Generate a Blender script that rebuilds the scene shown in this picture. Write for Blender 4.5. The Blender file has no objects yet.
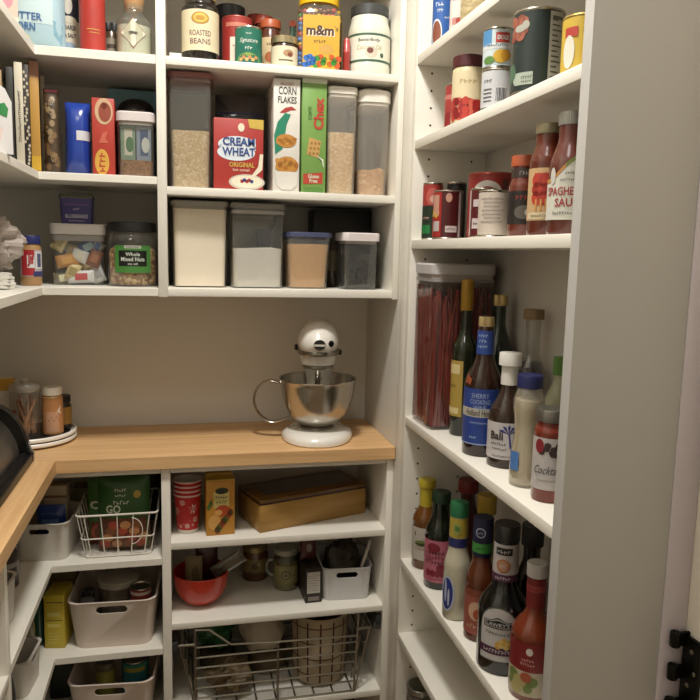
import bpy, bmesh, math, random
from mathutils import Vector, Matrix, noise
sc = bpy.context.scene
COL = sc.collection
PI = math.pi
random.seed(7)

# ------------------------------------------------------------------ camera
cam_d = bpy.data.cameras.new('camera')
cam = bpy.data.objects.new('camera', cam_d)
COL.objects.link(cam)
RT = Vector((0.97405174, -0.22512478, 0.02328166))
UP = Vector((0.0074536, 0.13472064, 0.99085559))
FW = Vector((0.22620266, 0.96497108, -0.13290286))
cam.matrix_world = Matrix(((RT.x, UP.x, -FW.x, 0.0), (RT.y, UP.y, -FW.y, 0.0), (RT.z, UP.z, -FW.z, 1.42), (0, 0, 0, 1)))
cam_d.sensor_width = 36.0
cam_d.lens = 720.43 / 700 * 36.0
cam_d.clip_start = 0.02
sc.camera = cam

# ------------------------------------------------------------------ light and exposure
sc.view_settings.view_transform = 'Standard'
sc.view_settings.look = 'None'
sc.view_settings.gamma = 1
sc.view_settings.use_curve_mapping = False
sc.view_settings.exposure = 0.0
world = bpy.data.worlds.new('world')
sc.world = world
world.use_nodes = True
world.node_tree.nodes['Background'].inputs[0].default_value = (1.0, 0.86, 0.72, 1)
world.node_tree.nodes['Background'].inputs[1].default_value = 0.02


def lamp(name, loc, size, power, colour, rot=(0, 0, 0)):
    d = bpy.data.lights.new(name, 'AREA')
    d.shape = 'DISK'
    d.size = size
    d.energy = power
    d.color = colour
    o = bpy.data.objects.new(name, d)
    COL.objects.link(o)
    o.location = loc
    o.rotation_euler = rot
    return o


lamp('pantry_ceiling_lamp', (0.08, 1.08, 2.72), 0.24, 25.0, (1.0, 0.975, 0.925))
lamp('hall_fill_lamp', (-0.25, 0.30, 2.72), 0.40, 3.8, (1.0, 0.99, 0.97))  # unseen fill, added to brighten the outer side panel and hall wall


# ------------------------------------------------------------------ materials
def lin(h):
    h = h.lstrip('#')
    r = []
    for i in (0, 2, 4):
        c = int(h[i:i + 2], 16) / 255
        r.append(c / 12.92 if c <= 0.04045 else ((c + 0.055) / 1.055) ** 2.4)
    return (r[0], r[1], r[2], 1)


MATS = {}


def M(hexc, rough=0.5, metal=0.0, coat=0.0, var=0.06, scale=30.0, key=''):
    """opaque material: base colour broken up a little by a noise texture"""
    k = (hexc, rough, metal, coat, var, scale, key)
    if k in MATS:
        return MATS[k]
    m = bpy.data.materials.new('paint_' + hexc.strip('#') + key)
    m.use_nodes = True
    nt = m.node_tree
    b = nt.nodes['Principled BSDF']
    c = lin(hexc)
    if not key and not metal and max(c[:3]) > 2.2 * min(c[:3]):     # printed inks: a touch duller than the swatch
        g = sum(c[:3]) / 3
        c = tuple(0.86 * q + 0.05 * g for q in c[:3]) + (1,)
    nz = nt.nodes.new('ShaderNodeTexNoise')
    nz.inputs['Scale'].default_value = scale
    nz.inputs['Detail'].default_value = 3
    tc = nt.nodes.new('ShaderNodeTexCoord')
    nt.links.new(tc.outputs['Object'], nz.inputs['Vector'])
    mx = nt.nodes.new('ShaderNodeMix')
    mx.data_type = 'RGBA'
    mx.inputs[6].default_value = tuple(x * (1 - var) for x in c[:3]) + (1,)
    mx.inputs[7].default_value = tuple(min(1, x * (1 + var)) for x in c[:3]) + (1,)
    nt.links.new(nz.outputs['Fac'], mx.inputs[0])
    nt.links.new(mx.outputs[2], b.inputs['Base Color'])
    b.inputs['Roughness'].default_value = rough
    b.inputs['Metallic'].default_value = metal
    b.inputs['Coat Weight'].default_value = coat
    b.inputs['Coat Roughness'].default_value = 0.12
    MATS[k] = m
    return m


def CLEAR(tint='#f2f4f2', gloss=0.10, haze=0.06, hazecol='#d9dcd8'):
    """thin clear plastic or glass: see-through with a sheen and a little haze"""
    k = ('clear', tint, gloss, haze, hazecol)
    if k in MATS:
        return MATS[k]
    m = bpy.data.materials.new('clear_' + tint.strip('#'))
    m.use_nodes = True
    nt = m.node_tree
    nt.nodes.clear()
    out = nt.nodes.new('ShaderNodeOutputMaterial')
    tr = nt.nodes.new('ShaderNodeBsdfTransparent')
    tr.inputs[0].default_value = tuple(0.35 + 0.65 * q for q in lin(tint)[:3]) + (1,) if haze < 0.3 else lin(tint)
    df = nt.nodes.new('ShaderNodeBsdfDiffuse')
    df.inputs[0].default_value = lin(hazecol)
    gl = nt.nodes.new('ShaderNodeBsdfGlossy')
    gl.inputs['Roughness'].default_value = 0.08
    lw = nt.nodes.new('ShaderNodeLayerWeight')
    lw.inputs[0].default_value = 0.35
    mu = nt.nodes.new('ShaderNodeMath')
    mu.operation = 'MULTIPLY_ADD'
    mu.inputs[1].default_value = gloss * 2.5
    mu.inputs[2].default_value = gloss * 0.4
    nt.links.new(lw.outputs['Facing'], mu.inputs[0])
    m1 = nt.nodes.new('ShaderNodeMixShader')
    m1.inputs[0].default_value = haze
    nt.links.new(tr.outputs[0], m1.inputs[1])
    nt.links.new(df.outputs[0], m1.inputs[2])
    m2 = nt.nodes.new('ShaderNodeMixShader')
    nt.links.new(mu.outputs[0], m2.inputs[0])
    nt.links.new(m1.outputs[0], m2.inputs[1])
    nt.links.new(gl.outputs[0], m2.inputs[2])
    nt.links.new(m2.outputs[0], out.inputs[0])
    MATS[k] = m
    return m


def SPECK(c1, c2, c3, scale=260.0, rough=0.8):
    """granular food: voronoi cells picking between three colours"""
    k = ('speck', c1, c2, c3, scale)
    if k in MATS:
        return MATS[k]
    m = bpy.data.materials.new('grain_' + c1.strip('#'))
    m.use_nodes = True
    nt = m.node_tree
    b = nt.nodes['Principled BSDF']
    b.inputs['Roughness'].default_value = rough
    tc = nt.nodes.new('ShaderNodeTexCoord')
    vo = nt.nodes.new('ShaderNodeTexVoronoi')
    vo.inputs['Scale'].default_value = scale
    nt.links.new(tc.outputs['Object'], vo.inputs['Vector'])
    sp = nt.nodes.new('ShaderNodeSeparateColor')
    nt.links.new(vo.outputs['Color'], sp.inputs[0])
    rp = nt.nodes.new('ShaderNodeValToRGB')
    rp.color_ramp.elements[0].color = lin(c1)
    rp.color_ramp.elements[1].color = lin(c3)
    e = rp.color_ramp.elements.new(0.5)
    e.color = lin(c2)
    nt.links.new(sp.outputs[0], rp.inputs[0])
    nt.links.new(rp.outputs[0], b.inputs['Base Color'])
    bp = nt.nodes.new('ShaderNodeBump')
    bp.inputs['Strength'].default_value = 0.5
    bp.inputs['Distance'].default_value = 0.002
    bp.invert = True
    nt.links.new(vo.outputs['Distance'], bp.inputs['Height'])
    nt.links.new(bp.outputs[0], b.inputs['Normal'])
    MATS[k] = m
    return m


def WOOD(c1, c2, axis='X', key='', rough=0.45):
    k = ('wood', c1, c2, axis, key)
    if k in MATS:
        return MATS[k]
    m = bpy.data.materials.new('wood_' + axis + key)
    m.use_nodes = True
    nt = m.node_tree
    b = nt.nodes['Principled BSDF']
    b.inputs['Roughness'].default_value = rough
    tc = nt.nodes.new('ShaderNodeTexCoord')
    mp = nt.nodes.new('ShaderNodeMapping')
    s = {'X': (1.2, 26, 26), 'Y': (26, 1.2, 26), 'Z': (26, 26, 1.2)}[axis]
    mp.inputs['Scale'].default_value = s
    nt.links.new(tc.outputs['Object'], mp.inputs[0])
    n1 = nt.nodes.new('ShaderNodeTexNoise')
    n1.inputs['Scale'].default_value = 2.2
    n1.inputs['Detail'].default_value = 6
    n1.inputs['Roughness'].default_value = 0.6
    n1.inputs['Distortion'].default_value = 0.5
    nt.links.new(mp.outputs[0], n1.inputs['Vector'])
    rp = nt.nodes.new('ShaderNodeValToRGB')
    rp.color_ramp.elements[0].position = 0.34
    rp.color_ramp.elements[0].color = lin(c2)
    rp.color_ramp.elements[1].position = 0.66
    rp.color_ramp.elements[1].color = lin(c1)
    nt.links.new(n1.outputs['Fac'], rp.inputs[0])
    nt.links.new(rp.outputs[0], b.inputs['Base Color'])
    bp = nt.nodes.new('ShaderNodeBump')
    bp.inputs['Strength'].default_value = 0.08
    nt.links.new(n1.outputs['Fac'], bp.inputs['Height'])
    nt.links.new(bp.outputs[0], b.inputs['Normal'])
    MATS[k] = m
    return m


# ------------------------------------------------------------------ mesh builder
class Flat:
    """a printed face lying in a plane y = const, s to the right and z up"""
    def __init__(self, y, s=0.0, z=0.0):
        self.y, self.s, self.z = y, s, z

    def __call__(self, s, z, k):
        return (s + self.s, self.y - 0.0004 * k, z + self.z)


class Side:
    """a printed face in a plane x = const facing +x (d=1) or -x (d=-1)"""
    def __init__(self, x, d, z=0.0, y=0.0):
        self.x, self.d, self.z, self.y = x, d, z, y

    def __call__(self, s, z, k):
        return (self.x + self.d * 0.0004 * k, self.y + self.d * s, z + self.z)


class Cyl:
    """a printed face wrapped round a cylinder; s = arc length from the front"""
    def __init__(self, r, a=0.0, z=0.0):
        self.r, self.a, self.z = r, math.radians(a), z

    def __call__(self, s, z, k):
        r = self.r + 0.0004 * k
        t = s / self.r + self.a
        return (r * math.sin(t), -r * math.cos(t), z + self.z)


class Pillow:
    """front of a puffed pouch w x h x d"""
    def __init__(self, w, h, d, lean=0.0):
        self.w, self.h, self.d, self.lean = w, h, d, lean

    def f(self, s, z):
        u = min(1, abs(2 * s / self.w))
        v = min(1, abs(2 * z / self.h - 1))
        return (1 - u ** 2.6) ** 0.6 * (1 - v ** 3) ** 0.7

    def __call__(self, s, z, k):
        return (s, -self.d / 2 * self.f(s, z) - 0.0007 * k + self.lean * z, z)


TXT = {}


def text_mesh(body, bold):
    k = (body, bold)
    if k not in TXT:
        cu = bpy.data.curves.new('lettering', 'FONT')
        cu.body = body
        cu.dimensions = '2D'
        cu.fill_mode = 'FRONT'
        cu.resolution_u = 2
        cu.offset = bold
        cu.size = 1
        o = bpy.data.objects.new('lettering', cu)
        COL.objects.link(o)
        dg = bpy.context.evaluated_depsgraph_get()
        me = bpy.data.meshes.new_from_object(o.evaluated_get(dg))
        vs = [(v.co.x, v.co.y) for v in me.vertices]
        fs = [tuple(p.vertices) for p in me.polygons]
        bpy.data.objects.remove(o)
        bpy.data.curves.remove(cu)
        bpy.data.meshes.remove(me)
        x0 = min(v[0] for v in vs)
        x1 = max(v[0] for v in vs)
        y0 = min(v[1] for v in vs)
        y1 = max(v[1] for v in vs)
        TXT[k] = ([(v[0] - (x0 + x1) / 2, v[1] - (y0 + y1) / 2) for v in vs], fs, x1 - x0, y1 - y0)
    return TXT[k]


class MB:
    def __init__(self):
        self.v, self.f, self.m, self.s = [], [], [], []

    def add(self, vs, fs, mi=0, smooth=False):
        o = len(self.v)
        self.v += [tuple(x) for x in vs]
        for q in fs:
            self.f.append(tuple(i + o for i in q))
            self.m.append(mi)
            self.s.append(smooth)

    def box(self, x0, x1, y0, y1, z0, z1, mi=0, bev=0.0):
        bm = bmesh.new()
        bmesh.ops.create_cube(bm, size=1)
        for v in bm.verts:
            v.co = Vector(((x0 + x1) / 2 + v.co.x * (x1 - x0), (y0 + y1) / 2 + v.co.y * (y1 - y0), (z0 + z1) / 2 + v.co.z * (z1 - z0)))
        if bev:
            bmesh.ops.bevel(bm, geom=bm.edges[:], offset=bev, segments=2, affect='EDGES', profile=0.5)
        self.bm(bm, mi)
        return self

    def bm(self, bm, mi=0, smooth=False):
        bm.verts.index_update()
        self.add([v.co[:] for v in bm.verts], [[v.index for v in f.verts] for f in bm.faces], mi, smooth)
        bm.free()

    def lathe(self, prof, n=36, mi=0, c=(0, 0), mis=None):
        """prof = [(r, z)...] from bottom to top; mis = material per band"""
        vs, fs = [], []
        idx = []
        for r, z in prof:
            if r < 1e-6:
                idx.append([len(vs)])
                vs.append((c[0], c[1], z))
            else:
                idx.append(list(range(len(vs), len(vs) + n)))
                for i in range(n):
                    a = 2 * PI * i / n
                    vs.append((c[0] + r * math.cos(a), c[1] + r * math.sin(a), z))
        for k in range(len(prof) - 1):
            A, B = idx[k], idx[k + 1]
            band = []
            for i in range(n):
                j = (i + 1) % n
                if len(A) == 1 and len(B) == 1:
                    continue
                if len(A) == 1:
                    band.append((A[0], B[j], B[i]))
                elif len(B) == 1:
                    band.append((A[i], A[j], B[0]))
                else:
                    band.append((A[i], A[j], B[j], B[i]))
            fs.append((band, mis[k] if mis else mi))
        o = len(self.v)
        self.v += vs
        for band, m_ in fs:
            for q in band:
                self.f.append(tuple(i + o for i in q))
                self.m.append(m_)
                self.s.append(True)
        return self

    def loft(self, secs, mi=0, cap0=True, cap1=True, smooth=True, rev=False):
        """secs: rings of equal length, bottom to top"""
        n = len(secs[0])
        vs = [p for s in secs for p in s]
        fs = []
        for k in range(len(secs) - 1):
            for i in range(n):
                j = (i + 1) % n
                fs.append((k * n + i, k * n + j, (k + 1) * n + j, (k + 1) * n + i))
        if cap0:
            fs.append(tuple(range(n - 1, -1, -1)))
        if cap1:
            fs.append(tuple((len(secs) - 1) * n + i for i in range(n)))
        if rev:
            fs = [tuple(reversed(q)) for q in fs]
        self.add(vs, fs, mi, smooth)
        return self

    def tube(self, pts, r, n=8, mi=0, closed=False):
        P = [Vector(p) for p in pts]
        m = len(P)
        secs = []
        up = None
        for i in range(m):
            if closed:
                t = (P[(i + 1) % m] - P[i - 1]).normalized()
            else:
                t = (P[min(i + 1, m - 1)] - P[max(i - 1, 0)]).normalized()
            if up is None:
                up = t.orthogonal().normalized()
            up = (up - t * up.dot(t))
            if up.length < 1e-6:
                up = t.orthogonal()
            up.normalize()
            b = t.cross(up)
            secs.append([P[i] + r * (math.cos(2 * PI * k / n) * up + math.sin(2 * PI * k / n) * b) for k in range(n)])
        if closed:
            secs.append(secs[0])
        self.loft(secs, mi, not closed, not closed)
        return self

    def prism(self, poly, y0, y1, mi=0, smooth=False):
        """poly in (x, z), counter-clockwise seen from -y, extruded along y"""
        n = len(poly)
        vs = [(x, y0, z) for x, z in poly] + [(x, y1, z) for x, z in poly]
        fs = [tuple(range(n)), tuple(range(2 * n - 1, n - 1, -1))]
        for i in range(n):
            j = (i + 1) % n
            fs.append((i, i + n, j + n, j))
        self.add(vs, fs, mi, smooth)
        return self

    # ---- printing
    def rect(self, sf, s0, s1, z0, z1, mi, k=1, n=14, m=1):
        vs = [sf(s0 + (s1 - s0) * i / n, z0 + (z1 - z0) * j / m, k) for j in range(m + 1) for i in range(n + 1)]
        fs = [(j * (n + 1) + i, j * (n + 1) + i + 1, (j + 1) * (n + 1) + i + 1, (j + 1) * (n + 1) + i) for j in range(m) for i in range(n)]
        self.add(vs, fs, mi, True)
        return self

    def poly(self, sf, pts, mi, k=2):
        """fan-filled outline"""
        cx = sum(p[0] for p in pts) / len(pts)
        cz = sum(p[1] for p in pts) / len(pts)
        vs = [sf(cx, cz, k)] + [sf(p[0], p[1], k) for p in pts]
        n = len(pts)
        self.add(vs, [(0, 1 + i, 1 + (i + 1) % n) for i in range(n)], mi, True)
        return self

    def cols(self, sf, s0, s1, lo, hi, mi, k=2, n=16):
        """area between two curves lo(s), hi(s), cut in columns so it hugs a curved face"""
        vs = []
        for i in range(n + 1):
            s = s0 + (s1 - s0) * i / n
            vs += [sf(s, lo(s), k), sf(s, hi(s), k)]
        self.add(vs, [(2 * i, 2 * i + 2, 2 * i + 3, 2 * i + 1) for i in range(n)], mi, True)
        return self

    def ell(self, sf, s, z, rs, rz, mi, k=2, n=22):
        if rs > 0.0085:
            h = lambda q: rz * math.sqrt(max(0.0, 1 - min(1, abs((q - s) / rs)) ** 2))
            m = 18
            vs = []
            for i in range(m + 1):
                q = s - rs * math.cos(PI * i / m)
                vs += [sf(q, z - h(q), k), sf(q, z + h(q), k)]
            self.add(vs, [(2 * i, 2 * i + 2, 2 * i + 3, 2 * i + 1) for i in range(m)], mi, True)
            return self
        return self.poly(sf, [(s + rs * math.cos(2 * PI * i / n), z + rz * math.sin(2 * PI * i / n)) for i in range(n)], mi, k)

    def star(self, sf, s, z, r, mi, k=2, arms=6, inner=0.45, rot=0.0):
        pts = []
        for i in range(arms * 2):
            q = r if i % 2 == 0 else r * inner
            a = PI * i / arms + rot
            pts.append((s + q * math.cos(a), z + q * math.sin(a)))
        return self.poly(sf, pts, mi, k)

    def text(self, body, sf, s, z, width, mi, k=3, h=None, vert=False, bold=0.0, slant=0.0):
        """lettering fitted to width; h caps/sets the height; vert reads upward"""
        vs, fs, w0, h0 = text_mesh(body, bold)
        sx = width / w0
        sy = (h / h0) if h else sx
        out = []
        for x, y in vs:
            a, b = x * sx + slant * y * sy, y * sy
            if vert:
                a, b = -b, a
            out.append(sf(s + a, z + b, k))
        self.add(out, fs, mi)
        return self

    def blob(self, rx, ry, rz, c=(0, 0, 0), amp=0.15, freq=18.0, seed=0, nu=28, nv=18, mi=0, flat=None):
        vs, fs = [], []
        for j in range(nv + 1):
            th = PI * j / nv
            for i in range(nu):
                ph = 2 * PI * i / nu
                d = Vector((math.sin(th) * math.cos(ph), math.sin(th) * math.sin(ph), -math.cos(th)))
                p = Vector((d.x * rx, d.y * ry, d.z * rz))
                q = 1 + amp * noise.noise(p * freq + Vector((seed * 3.1, seed * 1.7, seed))) + amp * 0.6 * noise.noise(p * freq * 2.7 + Vector((seed, 0, 0)))
                p = p * q
                z = p.z + c[2]
                if flat is not None:
                    z = max(z, flat)
                vs.append((p.x + c[0], p.y + c[1], z))
        for j in range(nv):
            for i in range(nu):
                k = (i + 1) % nu
                fs.append((j * nu + i, j * nu + k, (j + 1) * nu + k, (j + 1) * nu + i))
        self.add(vs, fs, mi, True)
        return self

    def build(self, name, mats, parent=None, angle=38.0, loc=None, rotz=0.0):
        me = bpy.data.meshes.new(name)
        me.from_pydata(self.v, [], self.f)
        if not isinstance(mats, (list, tuple)):
            mats = [mats]
        for m_ in mats:
            me.materials.append(m_)
        me.polygons.foreach_set('material_index', self.m)
        me.polygons.foreach_set('use_smooth', self.s)
        me.update()
        me.set_sharp_from_angle(angle=math.radians(angle))
        o = bpy.data.objects.new(name, me)
        COL.objects.link(o)
        if parent is not None:
            o.parent = parent
        if loc is not None:
            o.location = loc
            o.rotation_euler = (0, 0, math.radians(rotz))
        return o


def tag(o, label, cat, group=None):
    o['label'] = label
    o['category'] = cat
    if group:
        o['group'] = group
    return o


def thing(name, label, cat, loc, rotz=0.0, group=None, tilt=(0, 0)):
    o = bpy.data.objects.new(name, None)
    o.empty_display_size = 0.03
    COL.objects.link(o)
    o.location = loc
    o.rotation_euler = (math.radians(tilt[0]), math.radians(tilt[1]), math.radians(rotz))
    return tag(o, label, cat, group)


def struct(o):
    o['kind'] = 'structure'
    return o


def stuff(o):
    o['kind'] = 'stuff'
    return o


def under(child, parent):
    child.parent = parent
    return child


def rring(hw, hd, z, rad, n=5, c=(0, 0)):
    """rounded rectangle ring at height z, counter-clockwise from above"""
    pts = []
    rad = min(rad, hw, hd)
    for q, (sx, sy) in enumerate(((1, -1), (1, 1), (-1, 1), (-1, -1))):
        a0 = -PI / 2 + q * PI / 2
        for i in range(n + 1):
            a = a0 + PI / 2 * i / n
            pts.append((c[0] + sx * (hw - rad) + rad * math.cos(a), c[1] + sy * (hd - rad) + rad * math.sin(a), z))
    return pts


def cosprof(r0, z0, r1, z1, n=7):
    return [(r0 + (r1 - r0) * (0.5 - 0.5 * math.cos(PI * i / n)), z0 + (z1 - z0) * i / n) for i in range(n + 1)]


def bprof(r, h, sh, nr, nz, foot=0.004, ripple=None):
    """bottle: body to sh, shoulder up to the neck at nz, then straight to h"""
    return [(0, 0.002), (r * 0.86, 0), (r, foot)] + cosprof(r, sh, nr, nz) + [(nr, h), (0, h)]


def capprof(r, z0, z1, lip=0.0015):
    return [(0, z0), (r, z0), (r, z1 - lip), (r - lip, z1), (0, z1)]


def ribbed(mb, r, z0, z1, n=40, mi=0, depth=0.0006):
    vs = []
    secs = []
    for z, q in ((z0, 1), (z1 - 0.002, 1), (z1, 0.95)):
        secs.append([((r * q - (depth if i % 2 else 0)) * math.cos(2 * PI * i / (2 * n)), (r * q - (depth if i % 2 else 0)) * math.sin(2 * PI * i / (2 * n)), z) for i in range(2 * n)])
    mb.loft(secs, mi)
    return mb


def vessel(name, label, cat, loc, rot, prof, mat, cap=None, labels=(), cont=None, group=None, n=36, capname='cap', extra=None):
    """lathe-turned bottle or jar: body, cap, printed labels, contents"""
    t = thing(name, label, cat, loc, rot, group)
    MB().lathe(prof, n).build('body', mat, t)
    if cap:
        r, z0, z1, cm = cap
        mb = MB()
        mb.lathe(capprof(r * 0.985, z0, z0 + 0.003), 36)
        ribbed(mb, r, z0 + 0.001, z1)
        mb.build(capname, cm, t)
    for lb in labels:
        pn, r, z0, z1, a0, a1, mats, deco = lb
        mb = MB()
        sf = Cyl(r, 0, 0)
        if a1 - a0 >= 360:
            mb.lathe([(r + 0.0003, z0), (r + 0.0003, z1)], 48)
        else:
            mb.rect(sf, math.radians(a0) * r, math.radians(a1) * r, z0, z1, 0, 0.5, 24)
        if deco:
            deco(mb, sf, z0, z1)
        mb.build(pn, mats, t)
    if cont:
        cp, cm = cont
        o = MB().lathe(cp, 32).build('contents', cm, t)
    return t


METAL = M('#b9b4a8', 0.25, 1.0)
GOLD = M('#c2a66a', 0.3, 0.9)
SILVER = M('#c9c7c0', 0.22, 1.0)
BLACK = M('#121213', 0.4)
BLACKG = M('#0d0d0e', 0.2, coat=0.4)
WHITE = M('#f0ede6', 0.45)
OFFW = M('#e9e2d2', 0.5)
PAPER = M('#efe8d8', 0.6)
INK = M('#24221f', 0.6)
RED = M('#b5231d', 0.45)
CLR = CLEAR()


def can(name, label, cat, loc, rot, r, h, mats, deco=None, group=None, rim=METAL):
    """tin can: metal body with rolled rims, printed label band"""
    t = thing(name, label, cat, loc, rot, group)
    mb = MB()
    mb.lathe([(0, 0.003), (r * 0.9, 0.003), (r * 0.94, 0), (r, 0.0), (r + 0.0006, 0.002), (r - 0.0008, 0.004), (r - 0.0008, h - 0.004),
              (r + 0.0006, h - 0.002), (r, h), (r * 0.94, h), (r * 0.9, h - 0.003), (0, h - 0.003)], 40)
    mb.build('body', rim, t)
    lb = MB()
    lb.lathe([(r, 0.0045), (r, h - 0.0045)], 48)
    if deco:
        deco(lb, Cyl(r, 0, 0), 0.0045, h - 0.0045)
    lb.build('label', mats, t)
    return t


def pack(name, label, cat, loc, rot, w, d, h, mats, deco=None, group=None, bev=0.0012, tilt=(0, 0)):
    """carton: one mesh with its print; origin at the middle of its base"""
    mb = MB()
    mb.box(-w / 2, w / 2, -d / 2, d / 2, 0, h, 0, bev)
    if deco:
        deco(mb, Flat(-d / 2, 0, 0), w, h)
    o = mb.build(name, mats, None, 38, loc, rot)
    o.rotation_euler = (math.radians(tilt[0]), math.radians(tilt[1]), math.radians(rot))
    return tag(o, label, cat, group)


def pouch(name, label, cat, loc, rot, w, h, d, mats, deco=None, group=None, lean=0.0, seed=1):
    mb = MB()
    sf = Pillow(w, h, d, lean)
    n, m = 18, 18
    ring = []
    for sgn in (1, -1):
        vs = []
        for j in range(m + 1):
            for i in range(n + 1):
                s = -w / 2 + w * i / n
                z = h * j / m
                x, y, zz = sf(s, z, 0)
                yy = (y - lean * z) * sgn + lean * z
                vs.append((x, yy, zz))
        fs = [(j * (n + 1) + i, j * (n + 1) + i + 1, (j + 1) * (n + 1) + i + 1, (j + 1) * (n + 1) + i) for j in range(m) for i in range(n)]
        if sgn < 0:
            fs = [tuple(reversed(q)) for q in fs]
        mb.add(vs, fs, 0, True)
    if deco:
        deco(mb, sf, w, h)
    o = mb.build(name, mats, None, 60, loc, rot)
    return tag(o, label, cat, group)


def tub(name, label, cat, loc, rot, w, d, h, lidh, lidmat, body=None, rad=0.014, taper=0.94, fill=0.5, fillmat=None, lidover=0.004, group=None, kind=None, extra=None, top=0.0):
    """square food container: clear body, lid, bulk contents"""
    t = thing(name, label, cat, loc, rot, group)
    hb = h - lidh
    mb = MB()
    secs = []
    for z, q in ((0.0, taper * 0.97), (0.004, taper), (hb, 1.0)):
        secs.append(rring(w / 2 * q, d / 2 * q, z, rad))
    mb.loft(secs, 0, True, False)
    mb.build('body', body or CLR, t)
    lb = MB()
    o = lidover
    secs = [rring(w / 2 - 0.002, d / 2 - 0.002, hb - 0.008, rad), rring(w / 2 - 0.002, d / 2 - 0.002, hb, rad), rring(w / 2 + o, d / 2 + o, hb, rad + o), rring(w / 2 + o, d / 2 + o, h - 0.003, rad + o),
            rring(w / 2 + o - 0.003, d / 2 + o - 0.003, h, rad)]
    lb.loft(secs, 0, True, True)
    t_lid = lb.build('lid', lidmat, t)
    if fillmat:
        fm = MB()
        zt = hb * fill
        q0, q1 = taper * 0.97, taper + (1 - taper) * fill
        secs = [rring(w / 2 * q0 - 0.003, d / 2 * q0 - 0.003, 0.003, rad), rring(w / 2 * q1 - 0.003, d / 2 * q1 - 0.003, zt, rad)]
        fm.loft(secs, 0, True, False)
        # uneven top
        ring = secs[-1]
        n = len(ring)
        rows = [ring]
        for q in (0.66, 0.33):
            rows.append([(x * q, y * q, zt + top * (x * q / (w / 2)) + 0.006 * noise.noise(Vector((x * 30 * q, y * 30 * q, h)))) for x, y, z in ring])
        fm.loft(rows, 0, False, True)
        stuff_o = fm.build('contents', fillmat, t)
        stuff(stuff_o)
    return t


def bin_mesh(w, d, h, rad, taper, wall, hole):
    """open storage bin with an oval hand hole cut in its front"""
    mb = MB()
    secs = [rring(w / 2 * taper, d / 2 * taper, 0, rad), rring(w / 2, d / 2, h - 0.004, rad), rring(w / 2 + 0.003, d / 2 + 0.003, h, rad),
            rring(w / 2 - wall, d / 2 - wall, h, rad), rring(w / 2 * taper - wall, d / 2 * taper - wall, wall, rad)]
    mb.loft(secs, 0, True, True)
    o = mb.build('bin_tmp', WHITE)
    cb = MB()
    hw, hh, hz = hole
    pts = []
    for i in range(20):
        a = 2 * PI * i / 20
        cx = hw - hh
        pts.append(((cx if math.cos(a) > 0 else -cx) + hh * math.cos(a), hz + hh * math.sin(a)))
    cb.prism(pts, -d / 2 - 0.05, -d / 2 + d * 0.2 + 0.02)
    c = cb.build('cut_tmp', WHITE)
    md = o.modifiers.new('b', 'BOOLEAN')
    md.object = c
    md.operation = 'DIFFERENCE'
    md.solver = 'EXACT'
    dg = bpy.context.evaluated_depsgraph_get()
    me = bpy.data.meshes.new_from_object(o.evaluated_get(dg))
    bpy.data.objects.remove(o)
    bpy.data.objects.remove(c)
    return me


def storage_bin(name, label, loc, rot, w, d, h, mat, rad=0.03, taper=0.86, hole=(0.03, 0.008, 0.1), group=None):
    me = bin_mesh(w, d, h, rad, taper, 0.003, hole)
    me.name = name
    me.materials.clear()
    me.materials.append(mat)
    for p in me.polygons:
        p.material_index = 0
        p.use_smooth = True
    me.set_sharp_from_angle(angle=math.radians(35))
    o = bpy.data.objects.new(name, me)
    COL.objects.link(o)
    o.location = loc
    o.rotation_euler = (0, 0, math.radians(rot))
    return tag(o, label, 'bin', group)



def scrib(mb, sf, s, z, w, h, mi, k=2):
    """blurred, unreadable small print: a row of uneven little strokes"""
    r = random.Random(int(s * 7000) + int(z * 9000) + int(w * 5000))
    n = max(3, int(w / (h * 0.75)))
    st = w / n
    for i in range(n):
        x = s - w / 2 + st * i
        t = h * r.uniform(0.7, 1.0)
        mb.rect(sf, x + st * 0.08, x + st * 0.32, z - h / 2, z - h / 2 + t, mi, k, 1)
        q = r.uniform(-0.4, 0.3) * h
        mb.rect(sf, x + st * 0.32, x + st * 0.82, z + q, z + q + h * 0.22, mi, k, 1)


def bright(h, f):
    """the same hue, f times lighter"""
    return '#' + ''.join('%02x' % min(250, int(int(h[i:i + 2], 16) * f)) for i in (1, 3, 5))

# ------------------------------------------------------------------ the room
WALLP = M('#e2ded6', 0.75, var=0.03, scale=6)
HALLP = M('#efe7d6', 0.75, var=0.03, scale=6, key='hall')
MEL = M('#ebe6da', 0.42, var=0.02, scale=14, key='melamine')
MELG = M('#b9b2a6', 0.5, var=0.02, scale=14, key='panel')
CEILP = M('#f2efe8', 0.8, var=0.02, scale=8, key='ceil')
FLOORM = WOOD('#8f7860', '#77624b', 'Y', 'floor')
TRIMP = M('#cdc4ca', 0.4, var=0.02, scale=9, key='trim')


def slab(name, x0, x1, y0, y1, z0, z1, m, bev=0.0):
    return struct(MB().box(x0, x1, y0, y1, z0, z1, 0, bev).build(name, m))


slab('floor', -0.75, 1.30, -1.3, 2.25, -0.05, 0.0, FLOORM)
slab('ceiling', -0.75, 1.30, -1.3, 2.25, 2.75, 2.8, CEILP)
slab('wall_back', -0.75, 0.86, 2.116, 2.25, 0.0, 2.75, WALLP)
slab('wall_left', -0.75, -0.634, -1.3, 2.116, 0.0, 2.75, WALLP)
slab('wall_right', 0.747, 0.86, 0.935, 2.116, 0.0, 2.75, WALLP)
slab('wall_right_return', 0.547, 0.747, 1.786, 2.116, 0.0, 2.75, M('#dcd7cc', 0.7, var=0.02, scale=6, key='ret'))
slab('wall_hall', 0.780, 0.86, -1.3, 0.930, 0.0, 2.75, HALLP)
slab('wall_front', -0.75, 1.30, -1.45, -1.3, 0.0, 2.75, HALLP)
slab('trim_1', 0.7335, 0.7795, 0.9285, 0.9345, 0.0, 2.2, TRIMP, 0.001)

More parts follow.
